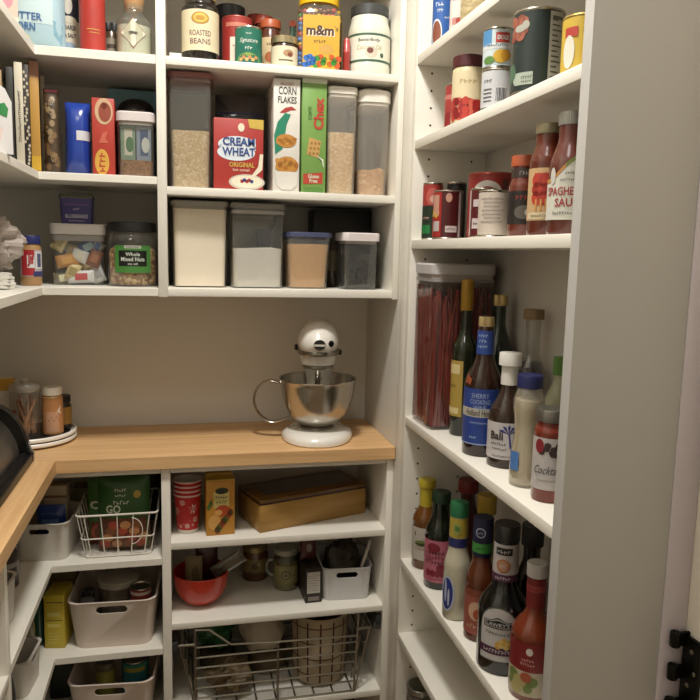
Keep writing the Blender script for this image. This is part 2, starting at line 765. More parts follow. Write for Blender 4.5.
# black butt hinge on the corner of the door frame
t = thing('door_hinge', 'black butt hinge on the corner of the door frame at the right', 'hinge', (0.7545, 0.921, 0.685))
HB = M('#17170f', 0.35, 0.7)
mb = MB()
mb.box(0.0185, 0.0250, -0.034, 0.004, 0.0, 0.149, 0, 0.0008)
leaf = mb.build('leaf', HB, t)
for z in (0.018, 0.076, 0.131):
    mb = MB()
    mb.lathe([(0, z), (0.0075, z), (0.0082, z + 0.001), (0.0082, z + 0.023), (0.0075, z + 0.0245), (0.005, z + 0.0245), (0.004, z + 0.023), (0, z + 0.023)], 24)
    mb.box(0.004, 0.0245, -0.003, 0.002, z + 0.001, z + 0.023)
    mb.build('knuckle', HB, t)
for y, z in ((-0.016, 0.128), (-0.024, 0.095), (-0.012, 0.070), (-0.020, 0.030)):
    mb = MB()
    vs = []
    secs = [[(x, y + r * math.cos(2 * PI * k / 14), z + r * math.sin(2 * PI * k / 14)) for k in range(14)] for x, r in ((0.0186, 0.004), (0.0178, 0.0036), (0.0174, 0.002))]
    mb.loft(secs, 0, True, True, rev=True)
    mb.build('screw', M('#8f8a78', 0.3, 1.0), leaf)

# ------------------------------------------------------------------ cabinets
B = 0.0012


def board(name, parent, x0, x1, y0, y1, z0, z1, m=MEL):
    return MB().box(x0, x1, y0, y1, z0, z1, 0, B).build(name, m, parent)


def l_board(name, parent, xr, yf, z0, z1, xl=-0.630, xe=-0.317, yn=1.12, yb=2.114, m=MEL):
    """corner shelf: back run to xr with front yf, left run with front xe down to yn"""
    poly = [(xl, yn), (xe, yn), (xe, yf), (xr, yf), (xr, yb), (xl, yb)]
    mb = MB()
    n = 6
    vs = [(x, y, z0) for x, y in poly] + [(x, y, z1) for x, y in poly]
    mb.add(vs, [tuple(range(n - 1, -1, -1)), tuple(range(n, 2 * n))] + [(i, (i + 1) % n, (i + 1) % n + n, i + n) for i in range(n)])
    o = mb.build(name, m, parent)
    bv = o.modifiers.new('bevel', 'BEVEL')
    bv.width = B
    bv.segments = 2
    return o


# upper right bay (with the divider it shares) and upper corner bay
t = thing('wall_shelf_unit', 'white open wall shelf unit above the counter, right bay with cereal and flour tubs', 'shelf unit', (0, 0, 0))
board('divider', t, -0.0556, -0.0339, 1.8, 2.114, 1.3045, 2.30)
board('side_panel', t, 0.531, 0.5465, 1.8, 2.114, 1.3035, 2.30)
board('shelf', t, -0.0339, 0.531, 1.801, 2.114, 1.3065, 1.326)
board('shelf', t, -0.0339, 0.531, 1.801, 2.114, 1.549, 1.568)
board('shelf', t, -0.0339, 0.531, 1.801, 2.114, 1.846, 1.865)
board('shelf', t, -0.0339, 0.531, 1.801, 2.114, 2.150, 2.169)
t = thing('corner_wall_shelf_unit', 'white L-shaped corner wall shelf unit at upper left with books and jars', 'shelf unit', (0, 0, 0))
l_board('shelf', t, -0.0558, 1.801, 1.3065, 1.326)
l_board('shelf', t, -0.0558, 1.801, 1.571, 1.589)
l_board('shelf', t, -0.0558, 1.801, 1.844, 1.865)
l_board('shelf', t, -0.0558, 1.801, 2.150, 2.169)
board('side_panel', t, -0.630, -0.317, 1.10, 1.12, 1.3045, 2.30)

# base units
t = thing('base_shelf_unit', 'white open base shelf unit under the counter, right bay with cups and wire drawer', 'shelf unit', (0, 0, 0))
board('divider', t, -0.0545, -0.0327, 1.79, 2.114, 0.0, 0.8815)
board('side_panel', t, 0.529, 0.5465, 1.79, 2.114, 0.0, 0.8815)
board('shelf', t, -0.0327, 0.529, 1.791, 2.114, 0.666, 0.684)
board('shelf', t, -0.0327, 0.529, 1.791, 2.114, 0.450, 0.467)
board('shelf', t, -0.0327, 0.529, 1.791, 2.114, 0.200, 0.218)
board('top_rail', t, -0.0327, 0.529, 1.795, 1.815, 0.866, 0.8815)
t = thing('corner_base_shelf_unit', 'white L-shaped corner base shelf unit under the counter at lower left with bins', 'shelf unit', (0, 0, 0))
l_board('shelf', t, -0.0547, 1.791, 0.628, 0.646, xe=-0.3155, yn=1.356)
l_board('shelf', t, -0.0547, 1.791, 0.386, 0.404, xe=-0.3155, yn=1.356)
l_board('shelf', t, -0.0547, 1.791, 0.172, 0.190, xe=-0.3155, yn=1.356)
board('top_rail', t, -0.315, -0.0547, 1.795, 1.815, 0.866, 0.8815)
board('divider', t, -0.630, -0.3155, 1.336, 1.3558, 0.0, 0.8815)
board('shelf', t, -0.630, -0.3155, 1.12, 1.336, 0.618, 0.638)
board('shelf', t, -0.630, -0.3155, 1.12, 1.336, 0.386, 0.404)
board('side_panel', t, -0.630, -0.3155, 1.10, 1.12, 0.0, 0.8815)

# oak worktop, mitred at the corner so the grain follows each run
t = thing('worktop', 'light oak L-shaped worktop carrying the stand mixer', 'counter', (0, 0, 0))


def top_piece(poly, m, name):
    mb = MB()
    n = len(poly)
    vs = [(x, y, 0.8822) for x, y in poly] + [(x, y, 0.9147) for x, y in poly]
    mb.add(vs, [tuple(range(n - 1, -1, -1)), tuple(range(n, 2 * n))] + [(i, (i + 1) % n, (i + 1) % n + n, i + n) for i in range(n)])
    o = mb.build(name, m, t)
    bv = o.modifiers.new('bevel', 'BEVEL')
    bv.width = 0.001
    bv.segments = 2


OAKX = WOOD('#e9c08c', '#d2a572', 'X', 'oak')
OAKY = WOOD('#e9c08c', '#d2a572', 'Y', 'oak')
top_piece([(-0.630, 1.7765), (0.5460, 1.7765), (0.5460, 2.114), (-0.630, 2.114)], OAKX, 'back_run')
top_piece([(-0.630, 1.11), (-0.2961, 1.11), (-0.2961, 1.776), (-0.630, 1.776)], OAKY, 'left_run')

# tall right-hand unit
t = thing('tall_shelf_unit', 'tall white narrow shelf unit on the right holding cans, bottles and sauces', 'shelf unit', (0, 0, 0))
mb = MB()
mb.box(0.547, 0.7335, 1.705, 1.7285, 0.0, 2.35, 0, B)
HOLE = M('#2a2622', 0.8, key='hole')
for x in (0.585, 0.695):
    for k in range(54):
        z = 0.13 + 0.0400 * k
        mb.add([(x + 0.0028 * math.cos(2 * PI * i / 10), 1.7047, z + 0.0028 * math.sin(2 * PI * i / 10)) for i in range(10)], [tuple(range(10))], 1)
mb.build('side_panel', [MEL, HOLE], t)
board('filler_strip', t, 0.5472, 0.7335, 1.7287, 1.7850, 0.0, 2.35)
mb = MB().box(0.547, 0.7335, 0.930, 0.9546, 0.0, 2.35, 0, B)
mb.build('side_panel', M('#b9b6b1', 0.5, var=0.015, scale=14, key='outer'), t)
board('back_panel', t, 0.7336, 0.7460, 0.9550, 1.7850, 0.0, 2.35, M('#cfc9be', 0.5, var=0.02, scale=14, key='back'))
for z in (2.120, 1.888, 1.692, 1.456, 1.0145, 0.638, 0.4315, 0.200):
    board('shelf', t, 0.5475, 0.7334, 0.9548, 1.7048, z - 0.0212, z)

# ------------------------------------------------------------------ stand mixer
ENAM = M('#efeae0', 0.2, coat=0.6, var=0.01)
t = thing('stand_mixer', 'white stand mixer with steel bowl on the oak counter', 'stand mixer', (0.362, 1.925, 0.9147), -11)
mb = MB()


def foot_ring(q, z):
    pts = []
    for i in range(40):
        a = 2 * PI * i / 40
        x = 0.098 * math.cos(a)
        y = 0.135 * math.sin(a)
        if y > 0:
            x *= 0.80
        x = math.copysign(abs(x / 0.098) ** 0.85 * 0.098, x)
        pts.append((x * q, y * q - 0.0, z))
    return pts


mb.loft([foot_ring(0.97, 0), foot_ring(1.0, 0.004), foot_ring(1.0, 0.012), foot_ring(0.97, 0.020), foot_ring(0.86, 0.028), foot_ring(0.55, 0.032)])
mb.build('base', ENAM, t)
mb = MB()
mb.loft([rring(0.046, 0.044, 0.024, 0.03, c=(0, 0.085)), rring(0.040, 0.036, 0.07, 0.03, c=(0, 0.088)), rring(0.038, 0.034, 0.15, 0.03, c=(0, 0.09)), rring(0.042, 0.045, 0.215, 0.03, c=(0, 0.075))])
mb.build('column', ENAM, t)
mb = MB()
vs, secs = [], []
for k in range(17):     # head: a rounded bullet along y, front at -y
    u = k / 16
    y = -0.108 + 0.235 * u
    q = max(0.0, 1 - (1 - min(1, u / 0.42)) ** 2.1) ** 0.5
    if u > 0.7:
        q *= max(0.05, 1 - ((u - 0.7) / 0.3) ** 2.4) ** 0.5
    ring = []
    for i in range(28):
        a = 2 * PI * i / 28
        x, z = math.cos(a), math.sin(a)
        ring.append((0.0570 * q * x, y, 0.265 + (0.060 if z > 0 else 0.048) * q * z))
    secs.append(ring)
mb.loft(secs, 0, True, True, rev=True)
mb.build('head', ENAM, t)
mb = MB()
band = []
for k, z in enumerate((0.236, 0.238, 0.246, 0.248)):
    e = 0.0012 if k in (1, 2) else 0.0
    band.append([((0.0565 + e) * math.cos(a), -0.022 + (0.078 + e) * math.sin(a) if math.sin(a) < 0 else -0.022 + 0.10 * math.sin(a), z) for a in [2 * PI * i / 40 for i in range(40)]])
mb.loft(band)
mb.build('trim_band', M('#9a968c', 0.25, 1.0, key='band'), t)
mb = MB()
mb.lathe([(0, 0.206), (0.040, 0.206), (0.0455, 0.209), (0.0475, 0.225), (0.0495, 0.238)], 36, c=(0, -0.034))
hous = mb.build('planetary_housing', ENAM, t)
mb = MB()
mb.lathe([(0, 0.198), (0.040, 0.198), (0.042, 0.200), (0.042, 0.2065), (0, 0.2065)], 36, c=(0, -0.034))
mb.build('drip_ring', M('#8f8b82', 0.3, 1.0, key='ring'), hous)
mb = MB()
mb.tube([(0, -0.034, 0.198), (0, -0.034, 0.150)], 0.008, 12)
mb.tube([(-0.012, -0.034, 0.166), (0.012, -0.034, 0.166)], 0.003, 8)
mb.build('beater_shaft', SILVER, hous)
mb = MB()        # attachment hub cap on the nose
cap = [[(r * math.cos(2 * PI * i / 24) + 0.004, y, 0.268 + r * 0.85 * math.sin(2 * PI * i / 24)) for i in range(24)] for y, r in ((-0.094, 0.0155), (-0.112, 0.0155), (-0.1145, 0.0135))]
mb.loft(cap, 0, True, True, rev=True)
mb.box(-0.010, 0.018, -0.1165, -0.113, 0.2655, 0.2705, 1)
mb.build('hub_cap', [BLACKG, M('#dcd8cc', 0.3, 0.3)], t)


def knob(name, c, d, r, m):
    d = Vector(d).normalized()
    u = d.orthogonal().normalized()
    w = d.cross(u)
    secs = []
    for s, q in ((0, 0.75), (0.003, 1), (0.009, 1), (0.012, 0.7)):
        secs.append([Vector(c) + d * s + (u * math.cos(2 * PI * i / 16) + w * math.sin(2 * PI * i / 16)) * r * q for i in range(16)])
    MB().loft(secs).build(name, m, t)


knob('hub_knob', (0.031, -0.083, 0.270), (0.35, -1, 0), 0.0085, BLACKG)
knob('speed_knob', (-0.053, -0.01, 0.249), (-1, -0.1, 0), 0.0085, BLACKG)
mb = MB()
mb.tube([(-0.045, -0.01, 0.247), (-0.056, -0.01, 0.249)], 0.003, 8)
mb.build('speed_lever', SILVER, t)
knob('lock_knob', (0.052, -0.01, 0.238), (1, -0.1, 0), 0.0075, BLACKG)
mb = MB()
st = []
outer = [(0.036, 0.030), (0.040, 0.036), (0.046, 0.042), (0.062, 0.053), (0.078, 0.072), (0.090, 0.097), (0.0975, 0.125), (0.1020, 0.152), (0.1035, 0.164), (0.1055, 0.1665), (0.1050, 0.169)]
inner = [(0.1015, 0.167), (0.1000, 0.152), (0.0955, 0.125), (0.088, 0.098), (0.076, 0.074), (0.060, 0.056), (0.044, 0.046), (0.0, 0.044)]
mb.lathe(outer + inner, 56, c=(0, -0.026))
mb.build('bowl', M('#b7b2a8', 0.24, 1.0, key='steel', var=0.03, scale=8), t)
bowl_o = bpy.data.objects['bowl']
mb = MB()
mb.lathe([(0, 0.030), (0.044, 0.030), (0.046, 0.032), (0.046, 0.037), (0.037, 0.041)], 40, c=(0, -0.026))
mb.build('bowl_clamp', M('#8d897f', 0.35, 1.0, key='clamp'), t)
mb = MB()
hp = [(-0.098, -0.022, 0.150), (-0.125, -0.021, 0.158), (-0.150, -0.020, 0.150), (-0.168, -0.019, 0.128), (-0.173, -0.019, 0.100), (-0.164, -0.019, 0.072), (-0.142, -0.020, 0.050), (-0.115, -0.021, 0.044), (-0.074, -0.022, 0.058)]
fine = []
for k in range(len(hp) - 1):
    p0, p1, p2, p3 = [Vector(hp[max(0, min(len(hp) - 1, q))]) for q in (k - 1, k, k + 1, k + 2)]
    for s in range(5):
        u = s / 5
        fine.append(0.5 * ((2 * p1) + (p2 - p0) * u + (2 * p0 - 5 * p1 + 4 * p2 - p3) * u * u + (3 * p1 - 3 * p2 + p3 - p0) * u ** 3))
fine.append(Vector(hp[-1]))
secs = []
for k, p in enumerate(fine):
    tg = (fine[min(k + 1, len(fine) - 1)] - fine[max(k - 1, 0)]).normalized()
    sd = Vector((0, 1, 0))
    nn = tg.cross(sd).normalized()
    secs.append([p + sd * (0.010 * math.cos(2 * PI * i / 12)) + nn * (0.0035 * math.sin(2 * PI * i / 12)) for i in range(12)])
mb.loft(secs)
mb.build('bowl_handle', M('#b9b4aa', 0.25, 1.0, key='handle'), bowl_o)

# ------------------------------------------------------------------ lazy susan and what stands on it
t = thing('lazy_susan', 'round white-rimmed turntable in the counter corner', 'turntable', (-0.397, 1.984, 0.9147))
mb = MB()
mb.lathe([(0, 0), (0.085, 0), (0.085, 0.004), (0, 0.004)], 40)
mb.build('foot', BLACK, t)
for z, nm in ((0.005, 'turntable_rim'), (0.0185, 'turntable_rim')):
    mb = MB()
    mb.lathe([(0.105, z), (0.117, z), (0.1205, z + 0.003), (0.1205, z + 0.008), (0.1185, z + 0.0105), (0.1150, z + 0.0105), (0.113, z + 0.004), (0.105, z + 0.004), (0.105, z)], 64)
    mb.build(nm, M('#faf6ee', 0.35, key='rim'), t)
mb = MB()
mb.lathe([(0, 0.0045), (0.1165, 0.0145), (0.1165, 0.0190), (0.1135, 0.0215), (0, 0.0215)], 64)
mb.build('tray', M('#1c1a18', 0.4, key='tray'), t)
ZS = 0.9147 + 0.0216
t = vessel('glass_canister', 'glass lidded canister of cinnamon sticks on the turntable', 'canister', (-0.394, 1.945, ZS), 12,
           [(0, 0.002), (0.034, 0), (0.036, 0.004), (0.036, 0.115), (0.034, 0.118)], CLEAR('#f6f4f0', 0.14, 0.03))
mb = MB()
mb.lathe([(0, 0.1185), (0.037, 0.1185), (0.0385, 0.121), (0.0385, 0.131), (0.034, 0.137), (0.012, 0.139), (0.009, 0.142), (0.011, 0.149), (0.006, 0.153), (0, 0.153)], 36)
mb.build('lid', CLEAR('#e8e6e0', 0.2, 0.22, '#f0eee8'), t)
rnd = random.Random(3)
for k in range(16):
    a, b = rnd.uniform(0, 6.28), rnd.uniform(0, 6.28)
    r1, r2 = rnd.uniform(0.005, 0.025), rnd.uniform(0.005, 0.027)
    mb = MB()
    mb.tube([(r1 * math.cos(a), r1 * math.sin(a), 0.006), (r2 * math.cos(b), r2 * math.sin(b), rnd.uniform(0.075, 0.11))], 0.0032, 8)
    mb.build('cinnamon_stick', M(['#b07c50', '#c08c5c', '#96643e'][k % 3], 0.7), t)


def spice_deco(mb, sf, z0, z1):
    mb.rect(sf, -0.02, 0.012, z0 + 0.004, z1 - 0.03, 1, 2)
    mb.poly(sf, [(0.004, z1 - 0.035), (0.018, z1 - 0.014), (0.014, z1 - 0.030), (0.020, z1 - 0.036)], 2, 3)
    for q in range(5):
        mb.ell(sf, -0.012 + 0.006 * q, z0 + 0.035 + 0.008 * (q % 2), 0.0016, 0.0016, 3, 3, 8)


vessel('spice_jar', 'white-lidded spice jar with orange label on the turntable', 'jar', (-0.331, 1.962, ZS), 16,
       [(0, 0.001), (0.024, 0), (0.0255, 0.003), (0.0255, 0.098), (0.022, 0.102), (0.022, 0.104), (0, 0.104)], M('#b98a4e', 0.35, coat=0.3), (0.0245, 0.104, 0.124, M('#efe8da', 0.4)),
       [('label', 0.0256, 0.004, 0.092, 0, 360, [M('#c98c54', 0.5), M('#d6a27c', 0.55), PAPER, M('#8a4a2e', 0.6)], spice_deco)], capname='lid')
vessel('spice_jar', 'dark-capped amber spice jar behind the white-lidded one, at the turntable rim', 'jar', (-0.3130, 2.008, ZS), 16,
       [(0, 0.001), (0.020, 0), (0.0215, 0.003), (0.0215, 0.066), (0.018, 0.072), (0.018, 0.074), (0, 0.074)], M('#2a1a0e', 0.3, coat=0.3), (0.020, 0.074, 0.092, BLACK),
       [('label', 0.0216, 0.016, 0.062, 0, 360, [M('#b08638', 0.5)], None)], capname='lid')


def pk_deco(mb, sf, w, h):
    mb.rect(sf, -w / 2, w / 2, h * 0.78, h, 1, 1)
    mb.rect(sf, -w / 2, w / 2, h * 0.30, h * 0.42, 2, 1)


pack('food_carton', 'white carton with yellow top and red stripe on the turntable at the left edge', 'box', (-0.452, 1.985, ZS), 20, 0.05, 0.035, 0.146, [M('#e4ddd2', 0.5), M('#dca424', 0.5), M('#c23a30', 0.5)], pk_deco)

# ------------------------------------------------------------------ bread bin on the left run
t = thing('bread_bin', 'black roll-top bread bin with grey front on the left counter', 'bread bin', (-0.345, 1.385, 0.9147))
prof = [(0.0, 0.0), (-0.25, 0.0), (-0.25, 0.150)]
arc = []
for k in range(13):
    a = PI / 2 * (1 - k / 12)
    arc.append((-0.115 + 0.106 * math.cos(a), 0.03 + 0.120 * math.sin(a)))


def yz_prism(mb, poly, y0, y1, mi=0):
    n = len(poly)
    mb.add([(x, y0, z) for x, z in poly] + [(x, y1, z) for x, z in poly], [tuple(range(n - 1, -1, -1)), tuple(range(n, 2 * n))] + [(i, (i + 1) % n, (i + 1) % n + n, i + n) for i in range(n)], mi, False)


poly = [(0.0, 0.0), (0.0, 0.022), (-0.006, 0.030)] + list(reversed(arc))[1:] + [(-0.25, 0.150), (-0.25, 0.0)]
for y0 in (0.0, 0.385):
    mb = MB()
    yz_prism(mb, list(reversed(poly)), y0, y0 + 0.022)
    o = mb.build('end_panel', BLACKG, t)
    bv = o.modifiers.new('bevel', 'BEVEL')
    bv.width = 0.004
    bv.segments = 3
    bv.limit_method = 'ANGLE'
    bv.angle_limit = 0.7
mb = MB()
lid = [(x - 0.020, z - 0.020) for x, z in list(reversed(arc))] + [(-0.25, 0.130), (-0.25, 0.125)] + [(x - 0.025, z - 0.025) for x, z in arc]
yz_prism(mb, list(reversed(lid)), 0.022, 0.385)
mb.build('roll_lid', M('#7b7770', 0.32, 0.7, key='lid'), t, angle=50)
mb = MB()
mb.box(-0.248, -0.001, 0.022, 0.385, 0.0, 0.020, 0, 0.003)
mb.box(-0.026, -0.012, 0.022, 0.385, 0.020, 0.024, 0, 0.0015)
mb.build('base', BLACK, t)

# ================================================================== TOP SHELF, left
def popcorn(mb, sf, w, h):
    mb.rect(sf, -w * 0.40, w * 0.30, h * 0.28, h * 0.84, 1, 1, 10, 8)
    mb.text('BUTTER', sf, -0.020, h * 0.345, 0.072, 2, 3, h=0.016, bold=0.02)
    mb.text('CORN', sf, -0.024, h * 0.235, 0.050, 2, 3, h=0.016, bold=0.02)
    mb.poly(sf, [(w * 0.10, h * 0.02), (w * 0.44, h * 0.10), (w * 0.46, h * 0.30), (w * 0.30, h * 0.34)], 3, 2)
    mb.ell(sf, -w * 0.22, h * 0.12, 0.018, 0.009, 4, 3)


pouch('popcorn_bag', 'pale blue bag lettered butter corn in the top shelf corner', 'bag', (-0.326, 1.868, 1.8655), 8, 0.130, 0.20, 0.065,
      [M('#aecbd6', 0.35), M('#c4d9dc', 0.4), M('#3f6fa8', 0.5), M('#8ab2c4', 0.3), M('#e4dca4', 0.5)], popcorn)


def salt(mb, sf, z0, z1):
    mb.rect(sf, -0.075, 0.075, z0 + 0.085, z1, 1, 1, 30)
    mb.ell(sf, 0.0, z0 + 0.118, 0.010, 0.020, 2, 2)
    mb.ell(sf, 0.0, z0 + 0.086, 0.020, 0.008, 0, 2)
    mb.text('COARSE', sf, 0, z0 + 0.068, 0.034, 3, 3, h=0.011, bold=0.02)
    mb.text('SEA SALT', sf, 0, z0 + 0.050, 0.034, 3, 3, h=0.010, bold=0.02)
    mb.ell(sf, 0, z0 + 0.022, 0.018, 0.012, 4, 2)


can('salt_canister', 'navy and white sea salt canister beside the pale blue bag', 'canister', (-0.2630, 1.935, 1.8655), 8, 0.0245, 0.165,
    [M('#ded6c0', 0.5), M('#23233a', 0.5), M('#d8d2c4', 0.5), M('#2c2c38', 0.5), M('#9cb4c8', 0.5)], salt, rim=M('#2a2a3c', 0.5))


def tallred2(mb, sf, z0, z1):
    mb.rect(sf, -0.012, 0.016, z0 + 0.046, z0 + 0.048, 1, 2, 6)
    mb.rect(sf, -0.008, 0.016, z0 + 0.039, z0 + 0.0405, 1, 2, 6)
    mb.rect(sf, -0.016, 0.016, z0 + 0.128, z0 + 0.135, 1, 2, 6)


can('tall_tin', 'tall plain red tin with thin yellow lines on the top left shelf', 'tin', (-0.199, 1.858, 1.8655), 6, 0.0286, 0.185, [M('#b8352a', 0.4, var=0.1), M('#d9a04a', 0.5)], tallred2, rim=M('#a3302a', 0.4))
vessel('spice_jar', 'small dark spice jar squeezed between the red tin and the cork jar', 'jar', (-0.1615, 1.899, 1.8655), 5,
       [(0, 0.001), (0.013, 0), (0.0142, 0.002), (0.0142, 0.062), (0.012, 0.066), (0.012, 0.068), (0, 0.068)], M('#5a4630', 0.3, coat=0.3), (0.0140, 0.068, 0.086, M('#2a2a2a', 0.4)),
       [('label', 0.0143, 0.012, 0.05, -120, 120, [M('#8b8272', 0.5), M('#4b3b2e', 0.5)], lambda mb, sf, z0, z1: mb.rect(sf, -0.01, 0.01, z0 + 0.015, z0 + 0.024, 1, 2, 6))], capname='lid')


def diamond(mb, sf, z0, z1):
    for q, m_ in ((0.034, 2), (0.0318, 1)):
        mb.poly(sf, [(0, 0.052 - q), (q * 0.92, 0.052), (0, 0.052 + q), (-q * 0.92, 0.052)], m_, 2 if m_ == 2 else 3)
    mb.poly(sf, [(-0.012, 0.052), (-0.004, 0.055), (0.012, 0.054), (0.006, 0.050), (-0.002, 0.049)], 3, 5)


t = vessel('cork_jar', 'glass jar of white powder with cork stopper and diamond label', 'jar', (-0.107, 1.871, 1.8655), 0,
           [(0, 0.002), (0.038, 0), (0.0405, 0.004), (0.0405, 0.080)] + cosprof(0.0405, 0.080, 0.022, 0.108) + [(0.022, 0.120), (0.024, 0.122)], CLEAR('#e9efe6', 0.16, 0.08), None,
           [], ([(0, 0.004), (0.0385, 0.004), (0.0385, 0.072), (0.02, 0.078), (0, 0.079)], M('#e2ddca', 0.9, scale=120)))
mb = MB()
mb.rect(Cyl(0.0407), -0.0001, 0.0001, 0.05, 0.0502, 0, 1, 1)
diamond(mb, Cyl(0.0408), 0, 0)
mb.build('label', [PAPER, M('#e6dcc6', 0.6), M('#a8543a', 0.5), M('#4a4a44', 0.6)], t)
MB().lathe([(0, 0.112), (0.0212, 0.112), (0.024, 0.142), (0.022, 0.145), (0, 0.145)], 28).build('cork', M('#b98d5c', 0.8, var=0.2, scale=120), t)
pack('snack_box', 'pink and cream box on the top shelf at the far left edge', 'box', (-0.362, 1.700, 1.8655), 24, 0.055, 0.05, 0.10, [M('#d8b8a8', 0.5), M('#c98a96', 0.5), M('#e4d6b8', 0.5)],
     lambda mb, sf, w, h: (mb.rect(sf, -w / 2, w / 2, 0.0, h * 0.22, 2, 1), mb.ell(sf, 0.002, h * 0.55, 0.016, 0.02, 1, 2)))

# ================================================================== TOP SHELF, right bay


def roast2(mb, sf, z0, z1):
    mb.ell(sf, 0, z0 + 0.074, 0.021, 0.014, 1, 2)
    mb.ell(sf, 0, z0 + 0.074, 0.0175, 0.0105, 2, 3)
    mb.ell(sf, 0, z0 + 0.074, 0.010, 0.0055, 1, 4)
    mb.text('ROASTED', sf, 0, z0 + 0.040, 0.052, 3, 2, h=0.013, bold=0.01)
    mb.text('BEANS', sf, 0, z0 + 0.021, 0.050, 3, 2, h=0.013, bold=0.01)


vessel('preserve_jar', 'big dark jar with cream label and gold oval emblem on the top shelf', 'jar', (0.048, 1.885, 1.8655), -2,
       [(0, 0.002), (0.042, 0), (0.0445, 0.004), (0.0445, 0.130)] + cosprof(0.0445, 0.130, 0.036, 0.142) + [(0.036, 0.150), (0, 0.150)], M('#1f1a16', 0.2, coat=0.4), (0.038, 0.1505, 0.170, M('#c9b27a', 0.35, 0.3)),
       [('label', 0.0447, 0.028, 0.122, 0, 360, [M('#dccfae', 0.55), M('#b48a3a', 0.4, 0.3), M('#d9b660', 0.4, 0.3), M('#7a5b58', 0.6)], roast2)], capname='lid')
pouch('sugar_packet', 'little white packet lying by the divider on the top shelf', 'packet', (-0.0115, 1.838, 1.8655), 0, 0.028, 0.016, 0.020, [M('#e9e6de', 0.4)])
vessel('dark_jar', 'tall black jar at the back of the top shelf behind the red jar', 'jar', (0.130, 2.050, 1.8655), -4,
       [(0, 0.002), (0.036, 0), (0.038, 0.004), (0.038, 0.150)] + cosprof(0.038, 0.150, 0.034, 0.160) + [(0.034, 0.166), (0, 0.166)], M('#1d1d24', 0.3), (0.040, 0.166, 0.196, M('#23242c', 0.4)), [], capname='lid')


def redjar(mb, sf, z0, z1):
    mb.rect(sf, -0.018, 0.030, z0 + 0.010, z0 + 0.075, 1, 2, 12)
    mb.rect(sf, -0.030, 0.030, z1 - 0.022, z1 - 0.012, 2, 2, 12)
    scrib(mb, sf, 0.004, z0 + 0.055, 0.030, 0.008, 3)


can('food_can', 'red can with white panel behind the green can on the top shelf', 'can', (0.140, 1.928, 1.8655), -4, 0.0382, 0.131, [M('#a8302a', 0.45), M('#e0d5c4', 0.5), M('#d07a64', 0.5), M('#a8302a', 0.5)], redjar, rim=M('#b8544a', 0.35, 0.3))


def greencan(mb, sf, z0, z1):
    pts = [(0.03 * math.cos(PI * i / 12), z0 + 0.0 + 0.022 * math.sin(PI * i / 12)) for i in range(13)]
    mb.poly(sf, pts, 1, 2)
    for q in range(6):
        mb.ell(sf, -0.018 + 0.0072 * q, z0 + 0.006 + 0.005 * (q % 2), 0.0045, 0.0042, 2 + q % 2, 3, 10)
    mb.text('Signature', sf, 0.001, z1 - 0.030, 0.044, 4, 2, h=0.013, slant=0.25)
    scrib(mb, sf, 0.001, z1 - 0.046, 0.018, 0.007, 4)
    scrib(mb, sf, 0.001, z1 - 0.013, 0.014, 0.004, 4)


can('food_can', 'teal green can with white script at the front of the top shelf', 'can', (0.162, 1.850, 1.8655), -6, 0.0326, 0.088, [M('#19705c', 0.4), M('#8fae4e', 0.5), M('#d8b36a', 0.5), M('#c98a52', 0.5), M('#e0e6da', 0.5)], greencan)
vessel('sauce_jar', 'red-lidded jar farthest back on the top shelf behind the orange-lidded jar', 'jar', (0.202, 2.065, 1.8655), -6,
       [(0, 0.002), (0.025, 0), (0.0265, 0.003), (0.0265, 0.150), (0.022, 0.158), (0.022, 0.166), (0, 0.166)], M('#5a1d16', 0.25, coat=0.3), (0.0255, 0.166, 0.186, M('#a23a26', 0.4)), [], capname='lid')
vessel('sauce_jar', 'red-lidded jar between the back jar and the orange-lidded jar on the top shelf', 'jar', (0.2135, 1.992, 1.8655), -6,
       [(0, 0.002), (0.023, 0), (0.0245, 0.003), (0.0245, 0.128), (0.021, 0.134), (0.021, 0.142), (0, 0.142)], M('#64221a', 0.25, coat=0.3), (0.0245, 0.142, 0.162, M('#b24428', 0.4)), [], capname='lid')


def orj(mb, sf, z0, z1):
    mb.ell(sf, 0, z0 + 0.018, 0.014, 0.013, 1, 2)
    scrib(mb, sf, 0, z1 - 0.016, 0.018, 0.007, 2)


vessel('sauce_jar', 'orange-lidded jar with cream label behind the short metal-lidded jar', 'jar', (0.2235, 1.922, 1.8655), -7,
       [(0, 0.002), (0.0245, 0), (0.0262, 0.003), (0.0262, 0.098), (0.023, 0.106), (0.023, 0.113), (0, 0.113)], M('#5b2c18', 0.25, coat=0.3), (0.0262, 0.113, 0.133, M('#b4552a', 0.4)),
       [('label', 0.0264, 0.022, 0.088, 0, 360, [M('#d9c292', 0.55), M('#b7672e', 0.5), M('#5b3a20', 0.5)], orj)], capname='lid')


def shj(mb, sf, z0, z1):
    mb.ell(sf, 0.010, z0 + 0.030, 0.013, 0.008, 1, 2)
    mb.ell(sf, 0.014, z0 + 0.027, 0.006, 0.005, 2, 3)
    mb.rect(sf, -0.014, 0.022, z0 + 0.012, z0 + 0.015, 3, 2, 8)


vessel('jam_jar', 'short jar with gold metal lid and pale label at the front of the top shelf', 'jar', (0.250, 1.851, 1.8655), -8,
       [(0, 0.002), (0.030, 0), (0.0325, 0.003), (0.0325, 0.052), (0.030, 0.058), (0, 0.058)], M('#3a2216', 0.25, coat=0.3), (0.0335, 0.058, 0.075, M('#b0a27e', 0.3, 0.8)),
       [('label', 0.0327, 0.003, 0.050, 0, 360, [M('#ddd2b6', 0.5), M('#b9906a', 0.5), M('#8a4a34', 0.5), M('#6a6250', 0.5)], shj)], capname='lid')
vessel('small_bottle', 'slim green bottle with red cap left of the yellow candy jar', 'bottle', (0.2885, 1.978, 1.8655), -8, bprof(0.0125, 0.14, 0.085, 0.008, 0.110), M('#3c5a4a', 0.2, coat=0.4), (0.009, 0.1405, 0.155, M('#b0492e', 0.4)))

